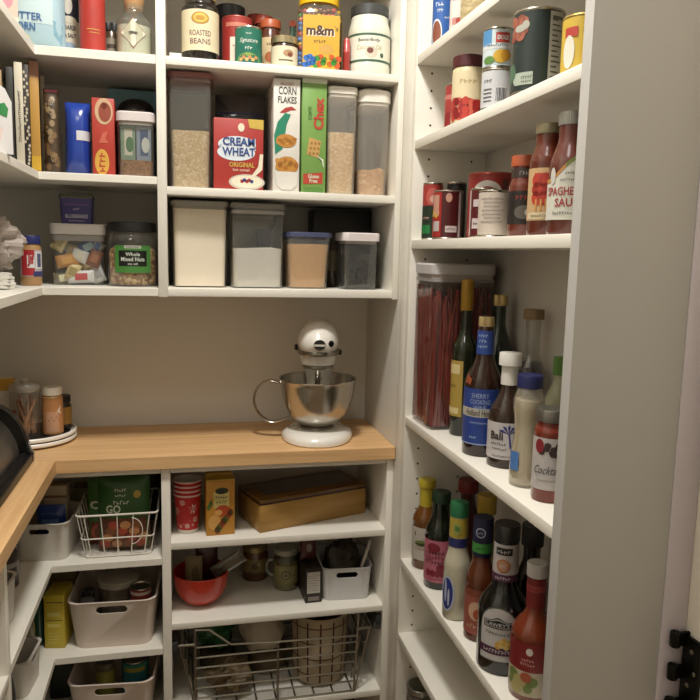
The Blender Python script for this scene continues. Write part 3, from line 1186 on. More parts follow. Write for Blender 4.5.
# candy jar
t = thing('candy_jar', 'big square jar of colourful candies with yellow lid and label', 'jar', (0.340, 1.880, 1.8655), -8)
mb = MB()
secs = [rring(0.052, 0.044, 0, 0.02), rring(0.056, 0.048, 0.004, 0.022), rring(0.056, 0.048, 0.135, 0.022), rring(0.050, 0.044, 0.155, 0.03), rring(0.047, 0.043, 0.160, 0.04), rring(0.047, 0.043, 0.166, 0.042)]
mb.loft(secs, 0, True, False)
mb.build('body', CLEAR('#f4efdf', 0.16, 0.06), t)
mb = MB()
ribbed(mb, 0.050, 0.163, 0.190, 50)
mb.build('lid', M('#e3b512', 0.35, key='lid'), t)
mb = MB()
rnd = random.Random(11)
cand = ['#d8531e', '#2f6ec0', '#3f9a3a', '#e2b01c', '#7a4526', '#c22f22']
for zz in range(13):
    for xx in range(9):
        for yy in (0, 7):
            x = -0.046 + xx * 0.0115 + rnd.uniform(-0.002, 0.002)
            z = 0.008 + zz * 0.0114 + rnd.uniform(-0.002, 0.002)
            if zz > 10 and abs(x) > 0.04:
                continue
            y = -0.039 + yy * 0.011 + rnd.uniform(0, 0.002)
            mb.blob(0.0064, 0.0048, 0.0060, (x, y, z), 0, 1, 0, 10, 6, rnd.randrange(6))
    for yy in range(1, 7):
        for sx in (-1, 1):
            mb.blob(0.0055, 0.0064, 0.0060, (sx * 0.047, -0.039 + yy * 0.0115, 0.008 + zz * 0.0114), 0, 1, 0, 10, 6, rnd.randrange(6))
stuff(mb.build('candies', [M(c, 0.25, coat=0.5) for c in cand], t))
mb = MB()
sf = Flat(-0.0484)
mb.rect(sf, -0.040, 0.050, 0.006, 0.132, 0, 1, 4)
mb.add([(0.0564, -0.040, 0.006), (0.0564, 0.030, 0.006), (0.0564, 0.030, 0.132), (0.0564, -0.040, 0.132)], [(0, 1, 2, 3)], 0)
mb.text('m&m', sf, 0.002, 0.096, 0.068, 1, 3, h=0.024, bold=0.035)
mb.text("m&m", sf, 0.004, 0.094, 0.068, 7, 2, h=0.024, bold=0.045)
mb.text("'s", sf, 0.042, 0.102, 0.009, 1, 3, h=0.012)
scrib(mb, sf, 0.002, 0.070, 0.030, 0.008, 1)
mb.ell(sf, 0.018, 0.052, 0.018, 0.011, 8, 2)
for q in range(20):
    mb.ell(sf, -0.034 + 0.0088 * (q % 10) + 0.003 * (q // 10), 0.014 + 0.013 * (q // 10) + 0.003 * (q % 3), 0.0078, 0.0072, 2 + [1, 1, 1, 2, 0, 2, 3, 0, 2, 0][q % 10] % 5, 2, 12)
mb.build('label', [M('#dcab22', 0.4), M('#4a2a1a', 0.5)] + [M(c, 0.35) for c in cand[:5]] + [M('#f0e6d0', 0.5), M('#cfa040', 0.5)], t)

mb = MB()
mb.lathe([(0, 0), (0.0085, 0), (0.0093, 0.002), (0.0093, 0.058)], 20)
mb.lathe([(0.0095, 0.056), (0.0095, 0.060), (0.0088, 0.061), (0.0088, 0.084), (0.006, 0.092), (0, 0.093)], 20, 1)
tag(mb.build('lip_tube', [M('#a8322e', 0.35, coat=0.3), M('#c24a44', 0.35, coat=0.3)], None, 38, (0.4095, 1.862, 1.8655), 0), 'slim red tube between the candy jar and the white jar', 'tube')


def coco(mb, sf, z0, z1):
    mb.rect(sf, -0.172, 0.172, z0, z0 + 0.005, 1, 2, 50)
    mb.rect(sf, -0.172, 0.172, z1 - 0.005, z1, 1, 2, 50)
    mb.text('BetterBody', sf, 0.0, z1 - 0.017, 0.056, 2, 2, h=0.010, bold=0.01)
    mb.text('Coconut Oil', sf, 0.0, z1 - 0.034, 0.064, 3, 2, h=0.011)
    mb.ell(sf, 0.006, z0 + 0.022, 0.015, 0.014, 4, 2)
    mb.ell(sf, 0.003, z0 + 0.026, 0.008, 0.007, 5, 3)
    mb.ell(sf, 0.034, z0 + 0.016, 0.005, 0.006, 1, 2)


vessel('coconut_oil_jar', 'large white jar with green-banded label and grey lid on the top shelf', 'jar', (0.4735, 1.885, 1.8655), -14,
       [(0, 0.002), (0.052, 0), (0.0545, 0.004), (0.0545, 0.030), (0.0535, 0.034), (0.0535, 0.100), (0.0545, 0.104)] + cosprof(0.0545, 0.108, 0.047, 0.148) + [(0.045, 0.152), (0, 0.152)],
       M('#dfe0d0', 0.3, coat=0.3), (0.0485, 0.150, 0.176, M('#3b3d3c', 0.45)),
       [('label', 0.0540, 0.034, 0.102, 0, 360, [M('#e4e2d2', 0.5), M('#3d6650', 0.5), M('#4a4f48', 0.5), M('#b7a86a', 0.5), M('#cfc6b4', 0.5), M('#7a3f38', 0.6)], coco)], capname='lid')

# ================================================================== CEREAL SHELF
OAT = SPECK('#d9c19a', '#c6a677', '#e8d8b8', 230)
CRISP = SPECK('#ecc894', '#d8ae74', '#f4dcb4', 210)
FLAKE = SPECK('#e0b07a', '#cc965c', '#ecc898', 150)
FROST = CLEAR('#eceae4', 0.12, 0.20, '#f4f0e8')
t = tub('cereal_container', 'tall clear container of oats with mauve lid against the divider', 'container', (0.0250, 1.893, 1.5685), -3, 0.100, 0.115, 0.273, 0.014, M('#8f5a58', 0.4), CLEAR('#e6e4de', 0.12, 0.10), 0.014, 0.93, 0.53, OAT, 0.0035)


def cream(mb, sf, w, h):
    mb.poly(sf, [(w * 0.18, h), (w * 0.5, h), (w * 0.5, h * 0.86), (w * 0.22, h * 0.88)], 1, 2)
    mb.ell(sf, -0.004, h * 0.64, 0.046, 0.020, 2, 1, 30)
    mb.ell(sf, -0.006, h * 0.53, 0.046, 0.020, 2, 2, 30)
    mb.ell(sf, 0.006, h * 0.88, 0.008, 0.010, 3, 2)
    for tx, zz, ww in (('CREAM', 0.68, 0.078), ('WHEAT', 0.54, 0.080)):
        mb.text(tx, sf, 0.002, h * zz - 0.001, ww, 2, 3, h=0.020, bold=0.05)
        mb.text(tx, sf, 0.000, h * zz, ww, 4, 5, h=0.020, bold=0.03)
    mb.text('of', sf, -0.046, h * 0.61, 0.008, 4, 5, h=0.008)
    mb.text('ORIGINAL', sf, 0.008, h * 0.36, 0.062, 1, 3, h=0.012, bold=0.02)
    mb.text('hot cereal', sf, 0.006, h * 0.29, 0.040, 3, 3, h=0.007)
    mb.ell(sf, 0.020, h * 0.12, 0.044, 0.019, 5, 2, 30)
    mb.ell(sf, 0.020, h * 0.125, 0.038, 0.015, 3, 3, 30)
    for q, mi in enumerate((6, 4, 6, 6, 4)):
        mb.ell(sf, 0.008 + 0.006 * q, h * 0.13 + 0.003 * (q % 2), 0.0045, 0.0045, mi, 4, 10)
    mb.poly(sf, [(0.052, h * 0.52), (0.060, h * 0.52), (0.058, h * 0.30), (0.036, h * 0.18), (0.030, h * 0.20), (0.048, h * 0.34)], 3, 4)


pack('hot_cereal_box', 'red hot cereal box with blue lettering on a white oval on the cereal shelf', 'box', (0.1380, 1.860, 1.5685), 0, 0.121, 0.042, 0.172,
     [M('#b3332c', 0.45, var=0.08), M('#d6b548', 0.5), M('#d9e0e6', 0.5), M('#e8dcc4', 0.5), M('#2d4c8c', 0.5), M('#c9c0b0', 0.5), M('#a82c36', 0.5)], cream)
pouch('zip_bag', 'grey zip bag with blue seal standing behind the red hot cereal box', 'bag', (0.1510, 1.965, 1.5685), -3, 0.128, 0.252, 0.055, [CLEAR('#80848c', 0.2, 0.55, '#4f5258'), M('#3c4a78', 0.4)],
      lambda mb, sf, w, h: (mb.rect(sf, -w * 0.46, w * 0.46, h * 0.80, h * 0.815, 1, 2, 20), mb.rect(sf, -w * 0.46, w * 0.46, h * 0.775, h * 0.78, 1, 2, 20)))

def corn(mb, sf, w, h):
    mb.text("KELLOGG'S", sf, 0, h * 0.955, 0.032, 2, 2, h=0.007)
    mb.text('CORN', sf, 0.001, h * 0.895, 0.044, 1, 2, h=0.019, bold=0.02)
    mb.text('FLAKES', sf, 0.001, h * 0.815, 0.046, 1, 2, h=0.016, bold=0.02)
    # a plain red and green sweep of colour over a bowl of flakes
    mb.poly(sf, [(-0.018, h * 0.70), (-0.004, h * 0.745), (0.012, h * 0.76), (0.024, h * 0.73), (0.010, h * 0.725), (-0.006, h * 0.70)], 2, 2)
    g = [(-0.028, h * 0.33), (-0.031, h * 0.50), (-0.022, h * 0.62), (-0.004, h * 0.70), (0.010, h * 0.69), (0.000, h * 0.60), (-0.005, h * 0.48), (-0.010, h * 0.38)]
    mb.poly(sf, g, 3, 2)
    mb.ell(sf, -0.001, h * 0.455, 0.025, 0.016, 4, 3)
    for q in range(12):
        mb.ell(sf, -0.020 + 0.0036 * q, h * 0.455 + 0.005 * ((q * 7) % 3 - 1), 0.006, 0.0045, 5 + q % 2, 4, 9)
    mb.ell(sf, 0.002, h * 0.235, 0.028, 0.022, 4, 3)
    for q in range(16):
        mb.ell(sf, -0.022 + 0.0066 * (q % 8), h * (0.215 + 0.035 * (q // 8)) + 0.004 * (q % 3), 0.006, 0.005, 5 + q % 2, 4, 9)
    mb.poly(sf, [(-0.027, h * 0.18), (0.030, h * 0.18), (0.026, h * 0.06), (0.014, h * 0.02), (-0.012, h * 0.02), (-0.023, h * 0.06)], 0, 5)
    mb.poly(sf, [(-0.012, h * 0.02), (0.014, h * 0.02), (0.010, h * 0.005), (-0.008, h * 0.005)], 7, 4)


pack('corn_flakes_box', 'tall white corn flakes cereal box with green print', 'box', (0.2553, 1.915, 1.5685), -1, 0.0655, 0.185, 0.271,
     [M('#dedad0', 0.45), M('#54504c', 0.5), M('#b23a34', 0.5), M('#1e8a68', 0.5), M('#c98a30', 0.5), M('#cf9236', 0.5), M('#b87424', 0.5), M('#b8b4ac', 0.5)], corn)


def chex(mb, sf, w, h):
    mb.rect(sf, -w / 2, w / 2, h * 0.96, h, 3, 1, 2)
    mb.text('Chex', sf, 0.011, h * 0.70, 0.078, 2, 3, h=0.026, vert=True, bold=0.04)
    mb.text('corn', sf, -0.011, h * 0.70, 0.030, 5, 3, h=0.009, vert=True)
    mb.poly(sf, [(-0.018, h * 0.34), (0.012, h * 0.31), (0.018, h * 0.46), (-0.012, h * 0.49)], 6, 2)
    for a in range(3):
        for b in range(3):
            mb.ell(sf, -0.010 + 0.0095 * a + 0.002 * b, h * (0.345 + 0.045 * b) + 0.001, 0.0034, 0.0040, 7, 3, 8)
    mb.poly(sf, [(0.006, h * 0.335), (0.024, h * 0.30), (0.027, h * 0.23), (0.024, h * 0.24), (0.020, h * 0.29)], 3, 3)
    mb.poly(sf, [(-0.026, h * 0.075), (0.023, h * 0.085), (0.023, h * 0.185), (-0.026, h * 0.165)], 2, 2)
    mb.text('Gluten', sf, 0.0, h * 0.148, 0.028, 3, 3, h=0.010, bold=0.02)
    mb.text('Free', sf, 0.0, h * 0.108, 0.020, 3, 3, h=0.010, bold=0.02)
    mb.rect(sf, -w * 0.40, w * 0.40, 0.002, h * 0.045, 4, 2, 2)


pack('cereal_box', 'green cereal box with red upright lettering beside the corn flakes', 'box', (0.3225, 1.915, 1.5685), 0, 0.0615, 0.185, 0.276,
     [M('#7da852', 0.45), M('#6c9a48', 0.5), M('#c2432a', 0.5), M('#d4dcc4', 0.5), M('#5d8f3e', 0.5), M('#3f7a34', 0.5), M('#d0a45c', 0.5), M('#a87c3c', 0.5)], chex)
tub('cereal_container', 'frosted tall container of rice cereal with white lid beside the green box', 'container', (0.3975, 1.900, 1.5685), -2, 0.075, 0.150, 0.264, 0.018, M('#e6e0d4', 0.4), FROST, 0.012, 0.95, 0.62, CRISP, 0.0015)
t = tub('cereal_container', 'tall container with stepped white lid, a third full, at the cereal shelf right end', 'container', (0.4835, 1.903, 1.5685), -3, 0.083, 0.150, 0.262, 0.030, M('#ebe5da', 0.4), FROST, 0.022, 0.90, 0.28, FLAKE, 0.002, top=0.022)
mb = MB()
mb.loft([rring(0.030, 0.055, 0.2622, 0.02), rring(0.030, 0.055, 0.268, 0.02), rring(0.026, 0.05, 0.271, 0.02)])
mb.build('pour_flap', M('#e2dccf', 0.4), [c for c in t.children if c.name.startswith('lid')][0])

# ================================================================== FLOUR SHELF
FLOUR = M('#f9f1e2', 0.95, var=0.03, scale=60)
GREYLID = M('#8d8a86', 0.4)
tub('flour_container', 'large square container full of white flour against the divider', 'container', (0.0430, 1.920, 1.3265), 2, 0.136, 0.130, 0.214, 0.012, M('#a5a29c', 0.4), CLEAR('#f8f4ec', 0.08, 0.03), 0.012, 0.97, 0.96, FLOUR, 0.0025)
t = tub('sugar_container', 'square container half full of white sugar with dark scoop and grey lid', 'container', (0.1860, 1.905, 1.3265), 3, 0.130, 0.125, 0.212, 0.012, GREYLID, CLEAR('#e2e2e0', 0.14, 0.08), 0.012, 0.97, 0.50, M('#f6f0e4', 0.95, var=0.03, scale=80), 0.005, top=0.006)
mb = MB()
mb.loft([rring(0.0672, 0.0647, 0.186, 0.013), rring(0.0672, 0.0647, 0.194, 0.013)], 0, False, False)
mb.build('rim_band', M('#aaa7a2', 0.4), [c for c in t.children if c.name.startswith('lid')][0])
sc_t = thing('scoop', 'dark blue scoop standing in the sugar container', 'scoop', (0.205, 1.885, 1.4315), 20)
mb = MB()
mb.loft([rring(0.016, 0.014, 0.0, 0.010), rring(0.021, 0.018, 0.045, 0.012), rring(0.019, 0.016, 0.045, 0.012), rring(0.014, 0.012, 0.004, 0.009)], 0, True, True)
mb.build('cup', M('#1d2434', 0.4), sc_t)
mb = MB()
mb.tube([(0.018, 0, 0.040), (0.028, 0.0, 0.060), (0.034, 0.0, 0.078)], 0.005, 10)
mb.build('handle', M('#1d2434', 0.4), sc_t)
tub('sugar_container', 'tapered container of brown sugar with blue lid', 'container', (0.3190, 1.905, 1.3265), 2, 0.116, 0.110, 0.145, 0.012, M('#4e5578', 0.45), CLEAR('#f0e6d4', 0.14, 0.14), 0.018, 0.88, 0.86, M('#dab280', 0.95, var=0.08, scale=120, key='sugar'), 0.004, top=0.004)
t = tub('food_container', 'small square container of dark tea with white lid', 'container', (0.4530, 1.880, 1.3265), 4, 0.089, 0.085, 0.147, 0.021, M('#dcd2d0', 0.4), CLEAR('#c9c9c6', 0.16, 0.06), 0.010, 0.97, 0.70, SPECK('#33302c', '#4a4640', '#25221f', 160), 0.006, top=0.008)
vessel('dark_jar', 'dark brown jar between the brown sugar and the small square container', 'jar', (0.4080, 1.980, 1.3265), 0,
       [(0, 0.002), (0.019, 0), (0.021, 0.003), (0.021, 0.105), (0.018, 0.112), (0.018, 0.116), (0, 0.116)], M('#4a4032', 0.3, coat=0.3), (0.020, 0.116, 0.138, M('#3b3830', 0.5)), [('label', 0.0212, 0.045, 0.100, 0, 360, [M('#6e6450', 0.5)], None)], capname='lid')
pack('black_box', 'large black box at the back of the flour shelf', 'box', (0.4420, 2.060, 1.3265), 0, 0.165, 0.095, 0.214, [M('#1b1b1c', 0.45, var=0.2), M('#4c4c4a', 0.5)],
     lambda mb, sf, w, h: (mb.rect(sf, -0.04, 0.06, h * 0.46, h * 0.465, 1, 1), mb.rect(sf, -0.03, 0.02, h * 0.42, h * 0.424, 1, 1)))

# ================================================================== CORNER SHELF WITH BOOKS


def bookm(name, label, x, y, z0, wid, h, dep, rot, cover, pages, deco=None, cat='book', bevel=0.0008):
    """book standing spine out: origin at the spine's middle"""
    t = thing(name, label, cat, (x, y, z0), rot)
    mb = MB()
    c = 0.002
    mb.box(-wid / 2, wid / 2, 0, c, 0, h, 0, bevel)
    mb.box(-wid / 2, -wid / 2 + c, c * 0.5, dep, 0, h, 0, bevel)
    mb.box(wid / 2 - c, wid / 2, c * 0.5, dep, 0, h, 0, bevel)
    if deco:
        deco(mb, Flat(0.0, 0, 0), wid, h)
    mb.build('cover', cover, t)
    mb = MB()
    mb.box(-wid / 2 + c + 0.0004, wid / 2 - c - 0.0004, c + 0.001, dep - 0.003, 0.003, h - 0.003)
    mb.build('pages', pages, t)
    return t


PG = M('#d8cdb4', 0.8, scale=200, var=0.12)


def spine_text(mb, sf, w, h):
    scrib(mb, lambda a, b, k: sf(-b, a + h * 0.48, k), 0, 0, h * 0.50, w * 0.34, 1, 2)


bookm('tan_book', 'tan book standing at the left edge behind the white card holder', -0.345, 1.560, 1.5895, 0.018, 0.165, 0.12, 14, [M('#a9895c', 0.6)], PG)
t = thing('card_holder', 'white card box with green leaf mark leaning at the left edge of the book shelf', 'box', (-0.3340, 1.500, 1.5895), 36, None, (0, 0))
mb = MB()
mb.prism([(-0.030, 0), (0.022, 0), (0.022, 0.095), (0.010, 0.118), (-0.030, 0.138)], -0.015, 0.015)
mb.build('case', M('#d6d3d2', 0.4), t)
mb = MB()
mb.poly(Flat(-0.015), [(-0.002, 0.070), (0.012, 0.066), (0.015, 0.082), (0.008, 0.092), (-0.003, 0.088)], 0, 2)
mb.poly(Flat(-0.015), [(-0.028, 0.02), (-0.004, 0.012), (0.004, 0.045), (-0.022, 0.06)], 1, 1)
mb.build('leaf_mark', [M('#2f8a48', 0.5), M('#d9c4be', 0.5)], t)
bookm('black_book', 'plain black book between the white card box and the white-spined book', -0.335, 1.622, 1.5895, 0.0130, 0.185, 0.13, 14, [M('#25241f', 0.5)], PG)
bookm('cook_book', 'white-spined cook book with upright black lettering', -0.331, 1.687, 1.5895, 0.0160, 0.210, 0.13, 14, [M('#cfc6b0', 0.55), M('#3a362f', 0.6)], PG, spine_text)


def speck_sp(mb, sf, w, h):
    rnd = random.Random(5)
    for q in range(26):
        mb.ell(sf, rnd.uniform(-w * 0.35, w * 0.35), h * (0.05 + 0.035 * q), 0.0026, 0.0036, 1, 2, 8)


bookm('patterned_book', 'black book with white speckled spine right of the white-spined one', -0.330, 1.757, 1.5895, 0.0130, 0.222, 0.13, 14, [M('#2b2723', 0.5), M('#b8ad98', 0.5)], PG, speck_sp)


def yel(mb, sf, w, h):
    mb.rect(sf, -w / 2, w / 2, h * 0.86, h, 1, 1, 1)
    mb.rect(sf, -w / 2, w / 2, h * 0.02, h * 0.15, 2, 1, 1)


bookm('recipe_folder', 'yellow recipe folder with pink top among the books', -0.327, 1.836, 1.5895, 0.0200, 0.248, 0.13, 14, [M('#c9963c', 0.5), M('#c08a72', 0.5), M('#d6a818', 0.5)], PG, yel, 'folder')
bookm('plastic_folder', 'thin white folder at the right end of the books', -0.328, 1.945, 1.5895, 0.0100, 0.240, 0.12, 14, [M('#cfc8b8', 0.4)], PG, None, 'folder')


def tanb(mb, sf, w, h):
    rnd = random.Random(9)
    for q in range(34):
        mb.ell(sf, rnd.uniform(-w * 0.4, w * 0.4), rnd.uniform(0.08, 0.9) * h, 0.006, 0.008, 1 + q % 3, 2, 9)
    mb.rect(sf, -w * 0.4, w * 0.4, h * 0.955, h * 0.99, 4, 2, 6)


pouch('nut_bag', 'brown mottled bag with pink top just right of the books', 'bag', (-0.2970, 1.872, 1.5895), 6, 0.034, 0.196, 0.045, [M('#5b4a36', 0.5), M('#8a6c48', 0.5), M('#a38a64', 0.5), M('#3a2c1e', 0.5), M('#c26a7a', 0.4)], tanb)


def blueb(mb, sf, w, h):
    mb.rect(sf, -w * 0.02, w * 0.49, h * 0.47, h * 0.60, 1, 2, 8, 3)


pouch('blue_bag', 'glossy cobalt blue snack bag with white sticker', 'bag', (-0.2385, 1.868, 1.5895), 2, 0.056, 0.168, 0.055, [M('#1b43a8', 0.22, coat=0.5, var=0.15), M('#d4d4d8', 0.4)], blueb)
pouch('small_packet', 'pale blue packet peeking out left of the blue snack bag', 'bag', (-0.2640, 1.930, 1.5895), 0, 0.030, 0.090, 0.024, [M('#8fa4b4', 0.35)])


def redp(mb, sf, w, h):
    mb.ell(sf, 0.002, h * 0.83, 0.020, 0.030, 1, 2)
    mb.ell(sf, 0.004, h * 0.82, 0.014, 0.022, 2, 3)
    mb.ell(sf, 0.002, h * 0.90, 0.007, 0.008, 2, 3)
    mb.poly(sf, [(-0.010, h * 0.42), (-0.002, h * 0.55), (0.010, h * 0.58), (0.004, h * 0.48), (0.012, h * 0.42)], 3, 2)
    mb.ell(sf, -0.004, h * 0.17, 0.016, 0.030, 4, 2)
    scrib(mb, lambda a, b, k: sf(-b - 0.004, a + h * 0.17, k), 0, 0, 0.046, 0.014, 0, 4)


pack('pasta_box', 'tall red carton with yellow oval logo beside the blue snack bag', 'box', (-0.1800, 1.900, 1.5895), 2, 0.050, 0.140, 0.176, [M('#bb3b2c', 0.45), M('#d8b088', 0.5), M('#9c4a34', 0.5), M('#d2664e', 0.5), M('#dca83a', 0.5)], redp)
pack('flat_box', 'dusty teal flat box at the back behind the white-lidded jar', 'box', (-0.1230, 2.080, 1.5895), 0, 0.128, 0.040, 0.245, [M('#93c2d2', 0.55, var=0.12, key='teal')])


t = thing('black_canister', 'black domed canister with pale script behind the white-lidded jar', 'canister', (-0.1120, 1.985, 1.5895), 3)
mb = MB()
mb.lathe([(0, 0), (0.043, 0), (0.045, 0.003), (0.045, 0.178)] + [(0.045 * math.cos(PI / 2 * i / 8), 0.178 + 0.030 * math.sin(PI / 2 * i / 8)) for i in range(1, 8)] + [(0, 0.208)], 40)
mb.build('body', M('#1c1a1a', 0.35), t)
mb = MB()
scrib(mb, Cyl(0.0452), 0, 0.172, 0.050, 0.009, 0)
mb.build('lettering', M('#a39c90', 0.5), t)
t = tub('snack_jar', 'squarish clear jar with white lid holding picture packets over brown crumbs', 'jar', (-0.1050, 1.868, 1.5895), 0, 0.084, 0.085, 0.150, 0.022, M('#d9cfcc', 0.4), CLEAR('#e6e4de', 0.14, 0.08), 0.016, 0.97, 0.30, SPECK('#8d5f34', '#a0713f', '#6e4826', 200), 0.003)
for dx, mats_, nm in ((-0.018, ['#7f9a84', '#d8d4c4', '#3f7a4a'], 'picture_card'), (0.018, ['#8a9ab0', '#2f4f86', '#cfd4d0'], 'picture_card')):
    mb = MB()
    mb.box(dx - 0.0165, dx + 0.0165, -0.030, -0.024, 0.039, 0.118)
    sf = Flat(-0.030, dx)
    mb.rect(sf, -0.008, 0.010, 0.05, 0.11, 1, 1, 1)
    mb.ell(sf, 0.004, 0.075, 0.009, 0.018, 2, 2)
    mb.build(nm, [M(c, 0.45) for c in mats_], t)

# ================================================================== CORNER SHELF WITH NUTS AND SNACKS
t = tub('snack_container', 'square clear container with white lid packed with wrapped snacks', 'container', (-0.2525, 1.955, 1.3265), 4, 0.124, 0.115, 0.150, 0.026, M('#dcd6d2', 0.4), CLEAR('#dcdcd8', 0.12, 0.05), 0.014, 0.97, 0.5, None, 0.004)
mb = MB()
mb.loft([rring(0.0620, 0.0575, 0.108, 0.014), rring(0.0626, 0.0580, 0.122, 0.014)], 0, False, False)
mb.build('rim_band', M('#9c9894', 0.4), [c for c in t.children if c.name.startswith('lid')][0])
SN = [(-0.048, 0.100, 0.030, '#b9a878', '#8f8256', 'tan-wrapped snack high at the left of the snack container', 60), (-0.040, 0.014, 0.040, '#6a6250', '#cfc4a0', 'dark and tan snack at the lower left of the snack container', 8),
      (-0.030, 0.058, 0.042, '#b07a34', '#c8924a', 'orange-wrapped snack at the left of the snack container', 12), (-0.008, 0.078, 0.036, '#b4a67c', '#8d7f58', 'tan snack upper middle of the snack container', -18),
      (0.002, 0.070, 0.030, '#dcdad2', '#b9b4a6', 'small white-wrapped snack in the middle of the snack container', -20), (0.024, 0.092, 0.042, '#2d5ca8', '#9cb8d8', 'blue-wrapped snack at the top of the snack container', 28),
      (0.040, 0.064, 0.034, '#7a4428', '#9a6440', 'brown-wrapped snack bar at the right of the snack container', 68), (0.022, 0.050, 0.032, '#a58a5c', '#c4b088', 'gold-wrapped snack right of middle in the snack container', 25),
      (0.004, 0.018, 0.050, '#d8d2c8', '#b02f34', 'white and red snack bar along the bottom of the snack container', 3), (0.046, 0.026, 0.036, '#d2cfc6', '#8a8a8a', 'pale grey wrapped snack at the lower right of the snack container', -70),
      (-0.016, 0.030, 0.034, '#c0ad7a', '#94844e', 'tan snack stick low in the middle of the snack container', 70), (0.046, 0.094, 0.024, '#e0dcd4', '#4a74b4', 'white-ended snack at the upper right of the snack container', -40)]
for q, (x, z, w, c1, c2, lb, a) in enumerate(SN):
    mb = MB()
    w *= 1.25
    HH = 0.031
    sf = Pillow(w, HH, 0.016)
    vs = []
    N_ = 10
    for sg in (1, -1):
        vs = []
        for j in range(N_ + 1):
            for i in range(N_ + 1):
                px, py, pz = sf(-w / 2 + w * i / N_, HH * j / N_, 0)
                vs.append((px, py * sg, pz - HH / 2))
        fs = [(j * (N_ + 1) + i, j * (N_ + 1) + i + 1, (j + 1) * (N_ + 1) + i + 1, (j + 1) * (N_ + 1) + i) for j in range(N_) for i in range(N_)]
        mb.add(vs, fs if sg > 0 else [tuple(reversed(f)) for f in fs], 0, True)
    mb.rect(lambda s, z_, k: (s, sf(s, z_ + HH / 2, k)[1], z_), -w * 0.22, w * 0.25, -0.008, 0.009, 1, 1, 6, 3)
    o = mb.build('wrapped_snack', [M(bright(c1, 1.3), 0.35), M(bright(c2, 1.3), 0.4)], None, 60)
    ca, sa = math.cos(math.radians(4)), math.sin(math.radians(4))
    yy = -0.045 + 0.013 * (q % 2)
    o.matrix_world = Matrix.Translation((-0.2525 + x * 0.92 * ca - yy * sa, 1.955 + x * 0.92 * sa + yy * ca, 1.3265 + 0.002 + z)) @ Matrix.Rotation(math.radians(4), 4, 'Z') @ Matrix.Rotation(math.radians(-a), 4, 'Y')
    tag(o, lb, 'snack', 'wrapped snacks in the clear container')
mb = MB()
mb.box(-0.055, 0.055, 0.0, 0.045, 0.004, 0.085, 0, 0.012)
o = mb.build('wrapped_snack', M('#54482f', 0.5), None, 38, (-0.2525, 1.955, 1.3265), 4)
tag(o, 'dim brown packet at the back of the snack container', 'snack', 'wrapped snacks in the clear container')


def bluebox(mb, sf, w, h):
    mb.rect(sf, -w * 0.40, w * 0.40, h * 0.72, h * 0.80, 2, 1, 4)
    mb.text('BLUEBERRIES', sf, 0, h * 0.30, w * 0.72, 1, 2, h=0.009, bold=0.02)
    scrib(mb, sf, 0, h * 0.58, w * 0.2, 0.005, 1)
    scrib(mb, sf, 0, h * 0.12, w * 0.5, 0.004, 1)


t = thing('blueberry_box', 'purple lettered blueberry box on top of the snack container', 'box', (-0.2560, 1.955, 1.4768), 4)
mb = MB()
mb.loft([rring(0.036, 0.032, 0.0, 0.006), rring(0.039, 0.036, 0.062, 0.006)], 0)
sfb = lambda s, z, k: (s, -0.032 - 0.004 * z / 0.062 - 0.0006 * k, z)
bluebox(mb, sfb, 0.072, 0.062)
mb.build('body', [M('#4c4690', 0.4), M('#d8d4ec', 0.5), M('#70569c', 0.5)], t)
mb = MB()
mb.loft([rring(0.0405, 0.0375, 0.0625, 0.006), rring(0.0405, 0.0375, 0.071, 0.006), rring(0.036, 0.033, 0.077, 0.006)])
mb.build('lid', CLEAR('#8e8c84', 0.2, 0.4, '#8a887c'), t)

t = thing('nut_jar', 'large round jar of mixed nuts with black lid and green label', 'jar', (-0.1210, 1.905, 1.3265), 4)
mb = MB()
mb.lathe([(0, 0.002), (0.057, 0), (0.060, 0.004), (0.060, 0.108)] + cosprof(0.060, 0.108, 0.053, 0.132) + [(0.053, 0.136)], 48)
mb.build('body', CLEAR('#e0ddd4', 0.14, 0.04), t)
mb = MB()
ribbed(mb, 0.0590, 0.134, 0.157, 60)
mb.build('lid', M('#191918', 0.45, key='lid'), t)
mb = MB()
rnd = random.Random(21)
for q in range(420):
    a = rnd.uniform(PI, 2 * PI)
    r = rnd.uniform(0.047, 0.0515)
    z = 0.009 + rnd.random() * 0.080
    s = rnd.uniform(0.0052, 0.0068)
    mb.blob(s, s * 0.8, s * 1.15 * rnd.uniform(0.8, 1.1), (r * math.cos(a), r * math.sin(a), z), 0.2, 90, q, 8, 6, q % 4)
mb.lathe([(0, 0.003), (0.046, 0.003), (0.046, 0.088), (0, 0.090)], 32, 1)
stuff(mb.build('nuts', [M('#dcb47c', 0.6), M('#c09050', 0.6), M('#ecd0a0', 0.6), M('#a8743e', 0.6)], t))
mb = MB()
sf = Cyl(0.0604)
mb.rect(sf, -0.046, 0.046, 0.034, 0.100, 0, 1, 24)
mb.rect(sf, -0.034, 0.034, 0.050, 0.088, 1, 2, 20)
mb.rect(sf, -0.020, 0.020, 0.093, 0.100, 3, 2, 12)
mb.text('KIRKLAND', sf, 0, 0.0965, 0.030, 1, 3, h=0.004)
mb.text('Whole', sf, 0, 0.079, 0.034, 2, 3, h=0.009, bold=0.02)
mb.text('Mixed Nuts', sf, 0, 0.067, 0.056, 2, 3, h=0.010, bold=0.02)
mb.text('sea salt', sf, 0, 0.056, 0.024, 2, 3, h=0.006)
mb.build('label', [M('#4b8a3c', 0.4), M('#121412', 0.4), M('#cfd6c8', 0.5), M('#b8bcae', 0.5)], t)


